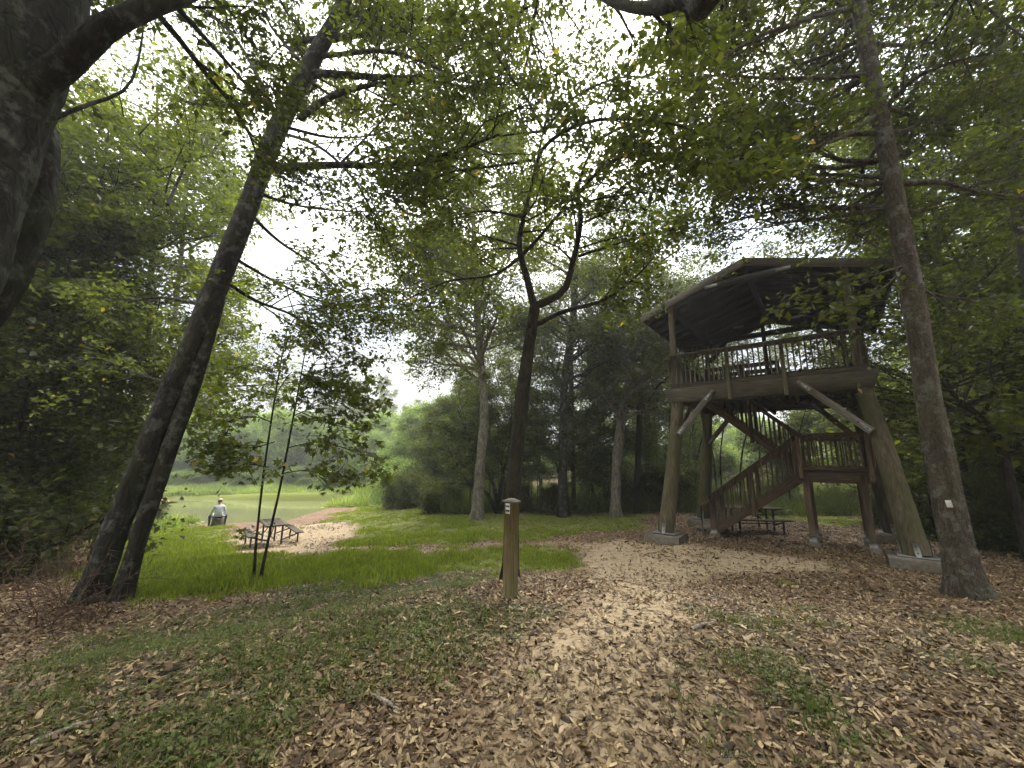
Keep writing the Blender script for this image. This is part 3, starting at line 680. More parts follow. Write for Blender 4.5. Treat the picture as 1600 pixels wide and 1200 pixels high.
limb(T, wp((505,88,6.5),(600,80,6.1),(680,105,5.8),(720,130,5.6)), .05, .012, nch=13, Lc=1.7, cfg=cf)
limb(T, wp((428,175,6.5),(390,95,6.7),(350,40,7.0),(290,2,7.3),(230,-30,7.6)), .05, .012, nch=8, Lc=1.1, cfg=cf)
limb(T, wp((418,158,6.5),(340,166,7.0),(270,155,7.4)), .04, .01, nch=5, Lc=.9, cfg=cf)
limb(T, wp((465,92,6.5),(430,50,6.8),(402,5,7)), .04, .01, nch=5, Lc=1.0, cfg=cf)
limb(T, wp((262,320,6.9),(275,290,7.2),(300,230,7.4),(310,150,7.7)), .035, .01, nch=7, Lc=1.2, cfg=cf)
limb(T, wp((352,440,6.7),(400,470,7.0),(470,500,7.3),(520,560,7.5)), .04, .01, nch=14, Lc=1.7, cfg=cf)
limb(T, wp((330,480,6.6),(250,465,7.3),(180,480,7.8),(110,520,8.2)), .035, .01, nch=8, Lc=1.1, cfg=cf)
limb(T, wp((290,600,6.6),(230,590,7.4),(150,560,7.8),(60,570,8.0)), .035, .01, nch=9, Lc=1.2, cfg=cf)
limb(T, wp((385,330,6.5),(440,380,7.4),(500,420,8),(540,470,8.4)), .04, .01, nch=14, Lc=1.7, cfg=cf)
for m in [((400,300,6.5),(460,320,7.0),(540,330,7.6),(620,330,8.2)), ((452,200,6.5),(520,215,7.2),(590,210,8.0),(650,190,8.6)), ((360,400,6.5),(430,440,6.9),(500,470,7.2),(560,480,7.4)), ((500,70,6.5),(560,30,7.2),(640,20,7.8),(720,40,8.2)), ((432,205,6.5),(500,230,5.9),(560,290,5.6),(590,360,5.5))]:
    limb(T, wp(*m), .035, .008, nch=14, Lc=1.5, cfg=cf)
for i in (39, 43, 46, 49, 52, 55, 57, 58, 60):
    for _ in range(2): 
        d = spread(T.rng, nrm(P1[i] - P1[i - 1]), 1.1, .6, .1); grow(T, P1[i], d, T.rng.uniform(2.0, 3.4), R1[i] * .5 + .01, 3, C(flat=.6, nch=(0, 6, 5, 5), twig=.6))
children(T, P3, .05, 2, None, cf, .5, 9, 1.3)
hero_tree('leaning_tree', 'dark two-stemmed tree leaning right over the leafy bank, left of the grass', 'tree', T, 'bark_black', 'leaf', 16, .085, b1)
# huge near trunk, top left corner
T = Tree(12)
Pa = [tuple(W(-560, 1000, 1.9)), tuple(W(-330, 700, 2.0)), tuple(W(-200, 480, 2.2)), tuple(W(-140, 360, 2.3)), tuple(W(-84, 230, 2.4)), tuple(W(-8, 60, 2.5)), tuple(W(50, -80, 2.6)), tuple(W(120, -300, 2.7))]
bA = np.array(Pa[0]); bA[2] = g1(bA[0], bA[1]); Pa[0] = (bA[0], bA[1], bA[2] - .3)
Pp = smooth_path(Pa, 90); V, q = tube_geo(Pp, np.interp(np.linspace(0, 1, 90), [0, .08, .2, .5, .8, 1], [.66, .5, .44, .42, .40, .30]), 64, T.rng, .004)
cx = np.repeat(Pp, 64, 0); dv_ = V - cx; an_ = np.arctan2(dv_[:, 1], dv_[:, 0]); V = cx + dv_ * (1 + .10 * (vnoise(an_ * 2.2 + 30, V[:, 2] * .9, 1, 5) - .5) + .06 * (vnoise(an_ * 9 + 40, V[:, 2] * 3, 1, 6) - .5) + .035 * (vnoise(an_ * 20 + 40, V[:, 2] * 7, 1, 7) - .5))[:, None]; T.g.add(V, q)
limb(T, wp((0,190,2.55),(90,110,2.5),(160,48,2.45),(225,14,2.5),(300,-12,2.7),(420,-70,3.2),(560,-110,4)), .11, .03, nch=6, Lc=1.3, t0=.6, cfg=cf, sides=16, n=22)
limb(T, [tuple(np.array(W(-420, 900, 2.6)))] + wp((-200,640,3.0),(-20,480,3.1),(38,360,3.2),(62,290,3.3),(66,200,3.4)), .16, .12, nch=0)
limb(T, wp((20,215,2.5),(120,170,2.8),(200,135,3.2),(222,60,3.6),(222,25,3.8)), .018, .008, nch=3, Lc=.5, lv=1, cfg=cf)
limb(T, wp((60,-20,2.6),(20,-200,4.0),(200,-300,5.5)), .1, .03, nch=8, Lc=1.6, t0=.3, cfg=cf)
for k in range(6):
    grow(T, np.array(Pp[80]), spread(T.rng, np.array([.3, .4, .7]), 1.0, .6, .2), 2.6, .05, 3, C(nch=(0, 6, 5, 5)))
hero_tree('massive_tree', 'massive near-black trunk filling the top left corner, closest to the camera', 'tree', T, 'bark_black', 'leaf', 14, .08, tuple(bA))
# slender forked tree behind the sign post
T = Tree(13)
PD, RD, bD = trunk(T, [(797,900),(802,770),(815,630),(828,530),(836,478)], [27,25,25,22,19], 6.4, flare=1.3, n=26)
cf2 = C(flat=.45, up=.02, twig=.5, droop=.28)
limb(T, wp((836,482,6.4),(822,430,6.4),(811,385,6.4),(818,340,6.5),(832,285,6.6),(850,200,6.7)), .072, .018, nch=12, Lc=1.3, t0=.35, cfg=cf2)
limb(T, wp((838,478,6.4),(880,455,6.3),(896,405,6.3),(908,345,6.3),(903,290,6.2),(930,220,6.0)), .072, .018, nch=12, Lc=1.3, t0=.35, cfg=cf2)
limb(T, wp((836,508,6.4),(880,487,6.5),(940,470,6.5),(985,440,6.6),(1020,405,6.7)), .05, .010, nch=8, Lc=.7, t0=.3, cfg=cf2)
limb(T, wp((815,400,6.4),(845,368,6.2),(880,330,6.0),(930,312,5.8),(1010,300,5.6)), .035, .01, nch=8, Lc=1.0, cfg=cf2)
limb(T, wp((905,400,6.3),(950,385,6.5),(1000,370,6.8),(1040,352,7.0)), .03, .01, nch=8, Lc=.8, cfg=cf2)
limb(T, wp((815,400,6.4),(770,430,6.6),(700,440,6.9),(630,470,7.2)), .03, .01, nch=9, Lc=1.1, cfg=cf2)
limb(T, wp((818,340,6.5),(760,330,6.8),(690,340,7.1)), .03, .01, nch=7, Lc=1.1, cfg=cf2)
limb(T, wp((832,285,6.6),(850,230,5.8),(920,190,4.9),(1030,190,4.3),(1120,215,4.0)), .04, .01, nch=10, Lc=.9, cfg=C(flat=.5, up=0, twig=.4, droop=.3))
limb(T, wp((905,300,6.2),(960,250,5.2),(1060,240,4.6),(1180,250,4.2)), .035, .01, nch=10, Lc=.85, cfg=C(flat=.5, up=0, twig=.4, droop=.3))
limb(T, wp((850,205,6.7),(820,150,5.8),(790,110,5.0),(760,60,4.6)), .03, .01, nch=8, Lc=1.0, cfg=cf2)
for m in [((850,205,6.7),(900,150,6.4),(980,120,6.2),(1060,130,6.0)), ((930,220,6.0),(1000,190,6.6),(1090,200,7.2),(1170,230,7.6)), ((850,205,6.7),(800,210,7.2),(720,220,7.6),(640,200,7.9)), ((835,250,6.6),(770,260,6.2),(700,270,6.0),(640,300,5.9)), ((850,200,6.7),(870,120,6.9),(860,50,7.0),(830,-10,7.1))]:
    limb(T, wp(*m), .03, .008, nch=12, Lc=1.25, cfg=cf2)
hero_tree('forked_tree', 'slender dark forked tree rising right behind the wooden sign post', 'tree', T, 'bark_dark', 'leaf', 18, .095, bD)
# brown tree right of the tower
T = Tree(14)
PH, RH, bH = trunk(T, [(1508,918),(1482,790),(1455,640),(1427,470),(1402,330),(1375,180),(1340,0),(1318,-120),(1300,-260),(1290,-420)], [74,64,54,48,43,39,34,28,18,9], 6.2, flare=1.35, n=70, lump=.012, sides=36)
cf3 = C(flat=.5, up=.03, twig=.5, droop=.22)
limb(T, wp((1368,182,6.2),(1320,212,5.7),(1255,240,5.3),(1190,300,5.0)), .05, .012, nch=10, Lc=1.1, cfg=cf3)
limb(T, wp((1388,278,6.2),(1300,273,6.6),(1230,275,7.0),(1150,290,7.3)), .045, .01, nch=9, Lc=1.1, cfg=cf3)
limb(T, wp((1398,288,6.2),(1470,285,6.1),(1540,302,6.0),(1620,310,5.9)), .06, .015, nch=9, Lc=1.2, cfg=cf3)
limb(T, wp((1395,320,6.2),(1350,350,7.0),(1300,340,7.4),(1220,300,7.8)), .035, .01, nch=9, Lc=1.1, cfg=cf3)
limb(T, wp((1412,415,6.2),(1370,428,5.8),(1310,440,5.5),(1250,458,5.3),(1225,478,5.2)), .014, .004, nch=24, Lc=.42, lv=1, t0=.12, cfg=C(flat=.35, up=-.05, twig=.42, droop=.3))
limb(T, wp((1412,418,6.2),(1380,450,5.7),(1340,470,5.4),(1290,490,5.3)), .012, .004, nch=20, Lc=.4, lv=1, t0=.12, cfg=C(flat=.35, up=-.05, twig=.4, droop=.3))
limb(T, wp((1412,440,6.2),(1460,460,6.4),(1520,470,6.6),(1600,500,6.8)), .03, .01, nch=10, Lc=1.0, cfg=cf3)
limb(T, wp((1375,180,6.2),(1420,130,5.8),(1480,100,5.5),(1560,80,5.2)), .05, .012, nch=10, Lc=1.2, cfg=cf3)
limb(T, wp((1340,10,6.2),(1260,30,5.6),(1180,60,5.1),(1090,110,4.7)), .05, .012, nch=11, Lc=1.2, cfg=cf3)
limb(T, wp((1350,60,6.2),(1280,90,6.9),(1200,120,7.5),(1130,170,8)), .05, .012, nch=10, Lc=1.3, cfg=cf3)
limb(T, wp((1325,-60,6.2),(1420,-20,5.4),(1520,0,4.9),(1600,60,4.6)), .05, .012, nch=10, Lc=1.2, cfg=cf3)
limb(T, wp((1318,-100,6.2),(1230,-60,5.0),(1130,-20,4.3),(1040,20,3.8)), .05, .012, nch=10, Lc=1.1, cfg=cf3)
for i in range(32, 68, 2):
    for _ in range(3):
        d_ = spread(T.rng, nrm(PH[i] - PH[i - 1]), 1.25, .6, .05); d_[1] = abs(d_[1]) * (.9 if i < 56 else T.rng.choice([-1, 1])); grow(T, PH[i], nrm(d_), T.rng.uniform(2.2, 4.4), RH[i] * .3 + .01, 3, C(flat=.6, nch=(0, 6, 5, 5), twig=.6))
hero_tree('tagged_tree', 'brown straight tree with a small white tag, standing at the tower\'s right corner', 'tree', T, 'bark_brown', 'leaf', 8, .10, bH)
# tree whose trunk is behind the camera: its limbs hang into the top of the picture
T = Tree(15)
Pz = limb(T, [(1.6, -3.2, -.3), (1.65, -3.1, 2), (1.6, -2.6, 4.4), (1.3, -1.6, 6.6), (1.2, -.6, 9)], .28, .14, nch=0, n=20)
limb(T, [(1.6, -2.6, 4.4), (1.4, -1.0, 5.3)] + wp((1150,-90,1.6),(1075,-10,2.3),(1020,12,2.7),(960,4,3.2),(900,-30,3.8)), .10, .03, nch=7, Lc=1.1, t0=.55, cfg=cf2, sides=16, n=26)
limb(T, [(1.3, -1.6, 6.6), (0, .6, 8.4), (-1.4, 3.2, 9.2), (-2.6, 6, 9.6)], .1, .02, nch=26, Lc=2.2, t0=.2, cfg=cf)
limb(T, [(1.2, -.8, 8.2), (1.2, 2, 9.6), (.6, 4.6, 10.2), (.2, 7.2, 10.2)], .1, .02, nch=28, Lc=2.3, t0=.2, cfg=cf)
limb(T, [(1.2, -.8, 8.4), (2.6, 2, 9.6), (3.6, 4.4, 10.0), (4.6, 7.0, 9.8)], .1, .02, nch=26, Lc=2.2, t0=.2, cfg=cf)
limb(T, [(1.2, -.6, 9), (4.0, 1.2, 9.8), (6.4, 3.4, 10.0), (8.2, 6.0, 9.6)], .1, .02, nch=26, Lc=2.2, t0=.2, cfg=cf)
hero_tree('overhanging_tree', 'overhead tree rooted behind the camera, its limbs hanging in at the top edge', 'tree', T, 'bark_dark', 'leaf', 11, .095, (1.6, -3.2, g1(1.6, -3.2)))
# pale-footed tree at the meadow edge
T = Tree(16)
PE, RE_, bE = trunk(T, [(745,806),(751,720),(757,640),(751,560),(745,480),(742,400),(738,300),(736,200)], [22,17,16,14,12,9,7,4], 17.5, flare=1.25, n=34)
for i in range(13, 34):
    for _ in range(2): grow(T, PE[i], spread(T.rng, np.array([0, 0, 1.]), 1.25, .6, .1), T.rng.uniform(2.6, 5.2) * (1 - .3 * (i - 13) / 20), RE_[i] * .5 + .012, 3, C(nch=(0, 6, 5, 5), twig=.7, flat=.6))
hero_tree('sycamore_tree', 'tree with pale lower trunk standing on the mound left of the sign post', 'tree', T, 'bark_pale', 'leaf2', 7, .155, bE)
# twin saplings on the grass
T = Tree(17)
PA, _, bS = trunk(T, [(396,905),(402,830),(412,740),(425,650),(440,560),(448,520)], [6,5,4.4,3.6,2.6,1.8], 7.9, flare=1.2, n=18, sides=7)
PB, _, _ = trunk(T, [(407,905),(420,840),(438,760),(455,670),(468,600),(480,530)], [6.5,5.4,4.6,4,3,2], 8.0, flare=1.2, n=18, sides=7)
cs = C(flat=.28, up=-.05, twig=.42, droop=.25, ang=(.8, 1.2), nch=(0, 5, 6))
for m in [((448,700,8),(500,690,7.8),(550,705,7.6),(600,730,7.5)), ((458,650,8),(520,625,7.9),(560,640,7.8)), ((430,690,7.9),(390,700,7.7),(340,690,7.5)), ((437,620,7.9),(380,610,8.1),(330,640,8.3)),
          ((440,740,8),(480,735,7.8),(530,745,7.6)), ((462,620,8),(510,590,8.3),(570,600,8.6)), ((420,730,7.9),(380,725,7.8),(345,735,7.7)), ((470,600,8),(500,560,7.6),(540,570,7.3)), ((436,600,7.9),(400,570,7.6),(350,580,7.4)), ((425,660,7.9),(390,650,7.6),(345,662,7.4)), ((460,640,8),(510,660,7.6),(560,672,7.4)), ((466,610,8),(520,600,8.4),(580,632,8.8)), ((448,560,8),(470,520,8),(520,515,8.1)), ((435,610,7.9),(460,580,7.6),(500,610,7.3)), ((402,828,7.9),(392,832,7.85),(388,830,7.8))]:
    limb(T, wp(*m), .011, .004, nch=8 if m[0][1] < 800 else 2, lv=2 if m[0][1] < 800 else 1, Lc=.65, t0=.12, cfg=cs, n=8, sides=5)
hero_tree('sapling', 'pair of thin maple saplings sharing one root on the bright grass', 'sapling', T, 'bark_dark', 'leaf', 5, .095, bS, shape=9, width=.9, tilt=.85)
# small many-stemmed tree beside the pale-footed tree
T = Tree(18)
base = on_ground(778, 795, 19)
for m in [((778,795,19),(772,760,19),(755,725,19),(735,690,19),(715,640,19)), ((778,795,19),(783,755,19),(795,700,19),(800,640,19)), ((778,795,19),(760,770,18.6),(728,750,18.3),(700,700,18)), ((778,795,19),(800,760,18.7),(820,700,18.5))]:
    pm = wp(*m); pm[0] = np.array(base) - np.array([0, 0, .1]); limb(T, pm, .11, .03, nch=12, Lc=2.0, cfg=C(twig=.6), t0=.35)
hero_tree('small_tree', 'low black-stemmed tree branching from the ground between two trunks', 'tree', T, 'bark_black', 'leaf', 12, .12, tuple(base), shape=4)
# marked single trunks of the wood's edge
SINGLES = [
 ('forest_tree', 'straight dark trunk at the wood edge, next right of the sign post', 'bark_black', 'leaf2', [(880,812),(880,700),(881,620),(886,560),(896,500),(900,420),(905,330)], [17,15,14,13,11,8,5], 18.3, 8),
 ('forest_tree', 'pale grey trunk bending right at the wood edge, left of the tower', 'bark_pale', 'leaf', [(962,808),(963,740),(968,680),(976,620),(992,560),(1004,510),(1010,430)], [20,18,17,15,12,11,6], 18.2, 12),
 ('forest_tree', 'dark straight trunk just left of the tower\'s front left leg', 'bark_dark', 'leaf2', [(995,806),(997,720),(1000,640),(1005,560),(1010,470),(1012,350)], [12,12,11,10,9,6], 19, 11),
 ('forest_tree', 'greyish trunk seen between two darker ones left of the tower', 'bark_grey', 'leaf', [(1014,800),(1012,700),(1010,600),(1012,480),(1014,380)], [13,12,11,9,6], 22, 10),
 ('forest_tree', 'thin grey trunk just right of the straight dark one', 'bark_grey', 'leaf', [(897,806),(895,700),(893,600),(894,500),(895,400)], [8,7,7,6,4], 21, 10),
 ('forest_tree', 'crooked tree leaning left over the right edge of the leaf floor', 'bark_grey', 'leaf', [(1603,850),(1580,755),(1560,690),(1528,650),(1496,622),(1470,595),(1440,560)], [26,22,20,17,12,8,4], 9.5, 12),
 ('forest_tree', 'slim tree standing close behind the brown tagged tree', 'bark_grey', 'leaf', [(1524,838),(1508,745),(1495,650),(1478,540),(1458,430),(1440,320),(1425,200)], [18,15,14,12,10,8,5], 11.5, 9),
 ('forest_tree', 'thin leaning trunk right of the brown tagged tree', 'bark_dark', 'leaf', [(1566,815),(1556,740),(1548,680),(1542,600),(1536,500)], [9,8,7,6,4], 14, 9),
 ('forest_tree', 'broad hazy trunk at the right edge of the picture', 'bark_grey', 'deep', [(1680,880),(1650,700),(1620,500),(1590,320),(1575,180),(1560,20),(1550,-150)], [44,40,36,32,28,22,12], 8.6, 13),
 ('forest_tree', 'tree with greenish trunk right behind the leaning two-stemmed tree', 'bark_grey', 'leaf2', [(150,850),(180,740),(215,640),(231,520),(238,400),(243,280),(246,150)], [16,15,14,14,12,9,6], 12, 20),
 ('forest_tree', 'pale thin-limbed tree seen through the left foliage', 'bark_pale', 'leaf2', [(196,850),(222,700),(262,560),(280,430),(288,330),(296,200),(300,80)], [9,9,10,10,9,7,4], 16, 16),
 ('forest_tree', 'tree at the far left behind the black trunk', 'bark_dark', 'deep', [(60,880),(50,700),(70,560),(110,440),(150,330),(170,200)], [18,16,14,12,9,5], 9.5, 16),
]
for si, (nm, lab, bk, lf, pts, wd, yy, nl) in enumerate(SINGLES):
    T = Tree(40 + si); n = 26; px_lo = pts[0][0]; P, R, b = trunk(T, pts, wd, yy, sides=12, n=n, flare=1.3)
    ks = np.linspace(n * (.46 if px_lo > 700 and px_lo < 1100 else .33), n - 1, nl).astype(int); big = yy > 11.6
    for i in ks:
        for _ in range(2): grow(T, P[i], spread(T.rng, np.array([0, 0, 1.]), 1.2, .65, .1), T.rng.uniform(1.8, 4.2 if big else 3.2), R[i] * .5 + .01, 2 if not big else 3, C(nch=(0, 6, 5, 4) if big else (0, 6, 9), twig=.65, flat=.6))
    hero_tree(nm, lab, 'tree', T, bk, lf, 4 if big and px_lo > 700 else 5, .13 if px_lo > 700 else .15, b, 'trees of the surrounding wood', shape=4)

# ------------------------------------------------------------------ woodland: a few kinds, copied
def proto(name, label, seed, H, r, crown0, bark, leafm, nl, Lmax, size, per, lv=3, lean=.03, group=None, cat='tree', multi=1, flat=.6, nch=(0, 6, 5, 5)):
    T = Tree(seed); rng = T.rng
    for m in range(multi):
        a = rng.uniform(0, 6.28); k = rng.uniform(.5, 1) if multi > 1 else 1
        P = [np.array([0, 0, -.5]), np.array([0, 0, 0.])]; d = np.array([math.cos(a) * (.45 if multi > 1 else lean), math.sin(a) * (.45 if multi > 1 else lean), 1.]); hh = H * k
        for i in range(7): d = nrm(d + rng.normal(0, .07, 3)); P.append(P[-1] + d * hh / 7)
        P = smooth_path(P, 26); R = r * k * np.linspace(1, .12, 26) * (1 + .4 * np.exp(-np.maximum(P[:, 2], 0) / .3))
        T.g.tube(P, R, 9, rng, .03)
        ks = np.linspace(26 * crown0, 25, nl).astype(int)
        for i in ks:
            f = (i - 26 * crown0) / (26 * (1 - crown0)); L = Lmax * (1 - .55 * f) * rng.uniform(.6, 1.15)
            grow(T, P[i], spread(rng, np.array([0, 0, 1.]), rng.uniform(.9, 1.35), 1, .1), L, R[i] * .45 + .008, lv, C(nch=nch, twig=.55 * size / .1, flat=flat))
    twig_geo(T, .006); o = thing(name, label, cat, (0, 0, 0), 0, group)
    link('trunk', T.g.build('trunk', M[bark], True), o); link('crown', leaves(T, per, size, M[leafm], shape=4), o); return o
GW = 'trees filling the wood'; GB = 'bushes along the wood edge'; GF = 'trees across the pond'
LW_ = 'tall slim tree in the dense wood beyond the tower and meadow'; LL = 'tree in the dim thicket at the far left'; LF = 'pale yellow-green tree on the far side of the pond'; LU_ = 'leafy low understory tree inside the wood'; LB = 'dark leafy bush in the undergrowth at the wood edge'; LFB = 'light green bush on the bank across the pond'
prot = {
 'a': proto('forest_tree', LW_, 201, 17, .19, .22, 'bark_grey', 'leaf', 22, 4.2, .17, 6),
 'b': proto('forest_tree', LW_, 202, 20, .22, .35, 'bark_dark', 'deep', 20, 4.6, .19, 6),
 'c': proto('forest_tree', LW_, 203, 15, .16, .15, 'bark_pale', 'leaf2', 22, 3.8, .18, 6),
 'd': proto('understory_tree', LU_, 204, 7.5, .08, .10, 'bark_dark', 'leaf', 24, 2.7, .14, 6, group='understory trees'),
 'e': proto('understory_tree', LU_, 205, 6, .07, .12, 'bark_grey', 'leaf2', 20, 2.6, .14, 6, group='understory trees'),
 'f': proto('bush', LB, 206, 2.4, .025, .05, 'twig', 'deep', 9, 1.0, .10, 7, lv=2, cat='bush', multi=6, nch=(0, 6, 7)),
 'g': proto('bush', LB, 207, 1.7, .02, .05, 'twig', 'leaf', 8, .9, .095, 7, lv=2, cat='bush', multi=7, nch=(0, 6, 7)),
 'h': proto('far_tree', LF, 208, 9, .13, .08, 'bark_pale', 'pale', 24, 3.6, .21, 6),
 'i': proto('far_bush', LFB, 209, 2.6, .03, .05, 'twig', 'pale', 8, 1.5, .12, 8, lv=2, cat='bush', multi=6, nch=(0, 6, 7)),
 'k': proto('slender_tree', 'very slender dark tree among the trunks of the wood edge', 211, 13, .075, .55, 'bark_black', 'leaf', 12, 2.0, .13, 6, lv=2, nch=(0, 6, 7)),
 'j': proto('thin_sapling', 'thin bare-stemmed sapling standing in the wood edge brush', 210, 5.5, .03, .45, 'bark_grey', 'leaf', 10, 1.1, .09, 9, lv=2, cat='sapling', nch=(0, 5, 6)),
}
used = set(); LAB0 = {k: o['label'] for k, o in prot.items()}
def put(k, x, y, s=1.0, label=None, group=None, dz=0, sz=1.0):
    o = prot[k] if k not in used else copy_tree(prot[k]); used.add(k)
    o.location = (x, y, g1(x, y) - .02 + dz); o.rotation_euler = (0, 0, R0.uniform(0, 6.28)); o.scale = (s, s, s * sz)
    o['label'] = label or LAB0[k]
    o['group'] = group or {'a': GW, 'b': GW, 'c': GW, 'd': 'understory trees', 'e': 'understory trees', 'f': GB, 'g': GB, 'h': GF, 'i': 'bushes across the pond', 'j': 'saplings in the brush', 'k': 'slender trees at the wood edge'}[k]
    return o
R0 = random.Random(77)
taken = []
def free(x, y, dmin):
    for a, b in taken:
        if (a - x) ** 2 + (b - y) ** 2 < dmin * dmin: return False
    taken.append((x, y)); return True
def scatter_things(kinds, n, region, dmin, smin, smax, **kw):
    c = 0; t = 0; x0, x1, y0, y1, test = region
    while c < n and t < n * 60:
        t += 1; x, y = R0.uniform(x0, x1), R0.uniform(y0, y1)
        if not test(x, y) or not free(x, y, dmin): continue
        put(R0.choice(kinds), x, y, R0.uniform(smin, smax), **kw); c += 1
wood = lambda x, y: x / y > -.14 and y > 20 + (1.5 if x > 9 else 0)
scatter_things('acc', 4, (-4, 34, 20, 34, wood), 2.6, .8, 1.1)
scatter_things('hh', 30, (-8, 62, 37, 56, lambda x, y: x / y > -.17), 3.0, .55, .95, label='sunlit tree glimpsed beyond the wood', group='trees beyond the wood')
scatter_things('i', 26, (-6, 50, 33, 44, lambda x, y: x / y > -.17), 1.6, .8, 1.5, label='sunlit bush glimpsed beyond the wood', group='bushes beyond the wood')
scatter_things('dee', 5, (-4, 26, 19.5, 30, wood), 1.9, .7, 1.1)
for x, y, s_ in ((15.2, 8.6, 1.1), (15.5, 12.5, 1.1)): free(x, y, 0); put('ac'[int(x) % 2], x, y, s_)
right = lambda x, y: x > 13.2 + .18 * (y - 8) and x / y > .98
scatter_things('acc', 8, (12, 34, 8, 24, right), 2.6, .8, 1.05)
scatter_things('dee', 11, (12, 28, 8, 24, right), 1.8, .7, 1.1)
scatter_things('gj', 18, (-4.5, 17, 18.9, 22, lambda x, y: x / y > -.2 and y > 19 + .35 * max(0, x - 4)), .8, .7, 1.25)
scatter_things('fg', 26, (13, 24, 10, 24, lambda x, y: right(x + .4, y)), 1.0, .7, 1.2)
scatter_things('j', 14, (-2, 15, 19, 22, lambda x, y: y > 19 + .35 * max(0, x - 4)), .5, .7, 1.2)
scatter_things('k', 20, (-4, 17, 19.2, 29, lambda x, y: wood(x, y + 1.2)), .8, .75, 1.2)
scatter_things('k', 9, (13, 22, 11, 22, right), .9, .75, 1.1)
# bushes falling to the water right of the pond
for x, y, k, sc in [(-8.2,30,'i',1.1),(-7.2,27,'g',1.0),(-6.0,26,'g',.9),(-9.6,33,'i',1.1),(-10.4,36.5,'i',1.6),(-8.4,35,'h',.62),(-6.3,31,'e',.85),(-5.2,28,'d',.8),(-4.6,24.5,'g',.8),(-5.5,23.6,'g',1.1),(-6.7,24.6,'g',1.0),
                    (-4.2,30,'e',1.0),(-9.5,39,'h',.75),(-6.5,36,'h',.8),(-3.4,21.3,'g',.8),(-11.6,41.5,'i',1.5),(-8.5,42,'h',.9)]:
    put(k, x, y, sc, label={'h': 'yellow-green tree at the water\'s right end', 'i': 'yellowish bush leaning to the water\'s right end', 'e': 'round bright tree on the shore mound', 'd': 'round bright tree on the shore mound', 'f': 'dark bush on the shore mound', 'g': 'dark bush on the shore mound'}[k], group='growth on the right shore')
# unseen trees around and behind the photographer, added to shade the near trunks
for x, y, k, s_ in ((-7, -4, 'a', 1), (-3, -7, 'c', 1.1), (4.5, -6, 'a', 1.05), (9.5, -6, 'c', 1.1), (0, -11, 'b', 1), (8, -10, 'b', 1), (-8, -11, 'a', 1.1), (15, -8, 'b', 1)):
    put(k, x, y, s_, label='tree standing around the photographer, outside the picture', group='trees around the photographer')
# far side of the pond
scatter_things('hhi', 44, (-62, -10, 45, 56, lambda x, y: y > 45.5), 2.3, .62, .9)
scatter_things('hac', 34, (-80, -12, 56, 78, lambda x, y: True), 3.2, .62, .85, label=LF, group=GF)
scatter_things('i', 40, (-55, -12, 43.2, 47, lambda x, y: True), 1.0, .5, .9)
# left thicket
leftw = lambda x, y: x / y < -1.16 and x < -7.6
scatter_things('ac', 5, (-26, -9, 8, 24, lambda x, y: leftw(x, y) and x / y < -1.25), 3.0, .7, .95, label=LL, group='trees of the left thicket')
scatter_things('dee', 11, (-24, -9, 7.6, 21, leftw), 1.8, .7, 1.05, label='leafy small tree in the dim thicket at the far left', group='small trees of the left thicket')
scatter_things('fg', 26, (-22, -8.2, 7.4, 20, leftw), .9, .6, 1.1, label='dark bush in the thicket left of the leaning tree', group='bushes of the left thicket')
for x, y in ((-19.2, 21.0), (-20.5, 21.5), (-22.2, 21.6)): put('g', x, y, .8, label='low bush on the pond bank behind the leaning tree', group='bushes on the near bank')
for k in prot:
    if k not in used: put(k, 30, 40)

# ------------------------------------------------------------------ ground cover
def tuft(name, mat, blades, rad, h0, h1, w, seed, bend=.5):
    rng = np.random.default_rng(seed); V, Fq, Ft, rnd = [], [], [], []
    for i in range(blades):
        a, rr = rng.uniform(0, 6.28), rad * math.sqrt(rng.random()); p = np.array([math.cos(a) * rr, math.sin(a) * rr, -.01]); h = rng.uniform(h0, h1)
        b = rng.uniform(0, 6.28); dr = np.array([math.cos(b), math.sin(b), 0]); sd = np.array([-dr[1], dr[0], 0]) * w * rng.uniform(.6, 1.3)
        bd = bend * rng.uniform(.3, 1.4) * h; m = p + dr * bd * .3 + np.array([0, 0, h * .6]); t = p + dr * bd + np.array([0, 0, h])
        k = len(V); V += [p - sd, p + sd, m - sd * .8, m + sd * .8, t]; Fq.append((k, k + 1, k + 3, k + 2)); Ft.append((k + 2, k + 3, k + 4)); rnd += [np.clip(rng.beta(2, 2), 0, 1)] * 5
    me = mesh(name, V, [np.array(Fq), np.array(Ft)], M[mat], False, {'rnd': rnd}); return bpy.data.objects.new(name, me)
def weed(name, mat, n, rad, size, seed):
    rng = np.random.default_rng(seed); V, Fq, rnd = [], [], []
    for i in range(n):
        a, rr = rng.uniform(0, 6.28), rad * math.sqrt(rng.random()); p = np.array([math.cos(a) * rr, math.sin(a) * rr, rng.uniform(.01, .06)])
        d = nrm(np.array([math.cos(a + rng.normal(0, .5)), math.sin(a + rng.normal(0, .5)), rng.uniform(-.2, .5)])); s = nrm(np.cross(d, [0, 0, 1])); z = size * rng.uniform(.5, 1.2); k = len(V)
        V += [p, p + d * z * .4 + s * z * .3 + np.array([0, 0, z * .1]), p + d * z - np.array([0, 0, z * .15]), p + d * z * .4 - s * z * .3 + np.array([0, 0, z * .1])]; Fq.append((k, k + 1, k + 2, k + 3)); rnd += [rng.random()] * 4
    me = mesh(name, V, [np.array(Fq)], M[mat], False, {'rnd': rnd}); return bpy.data.objects.new(name, me)
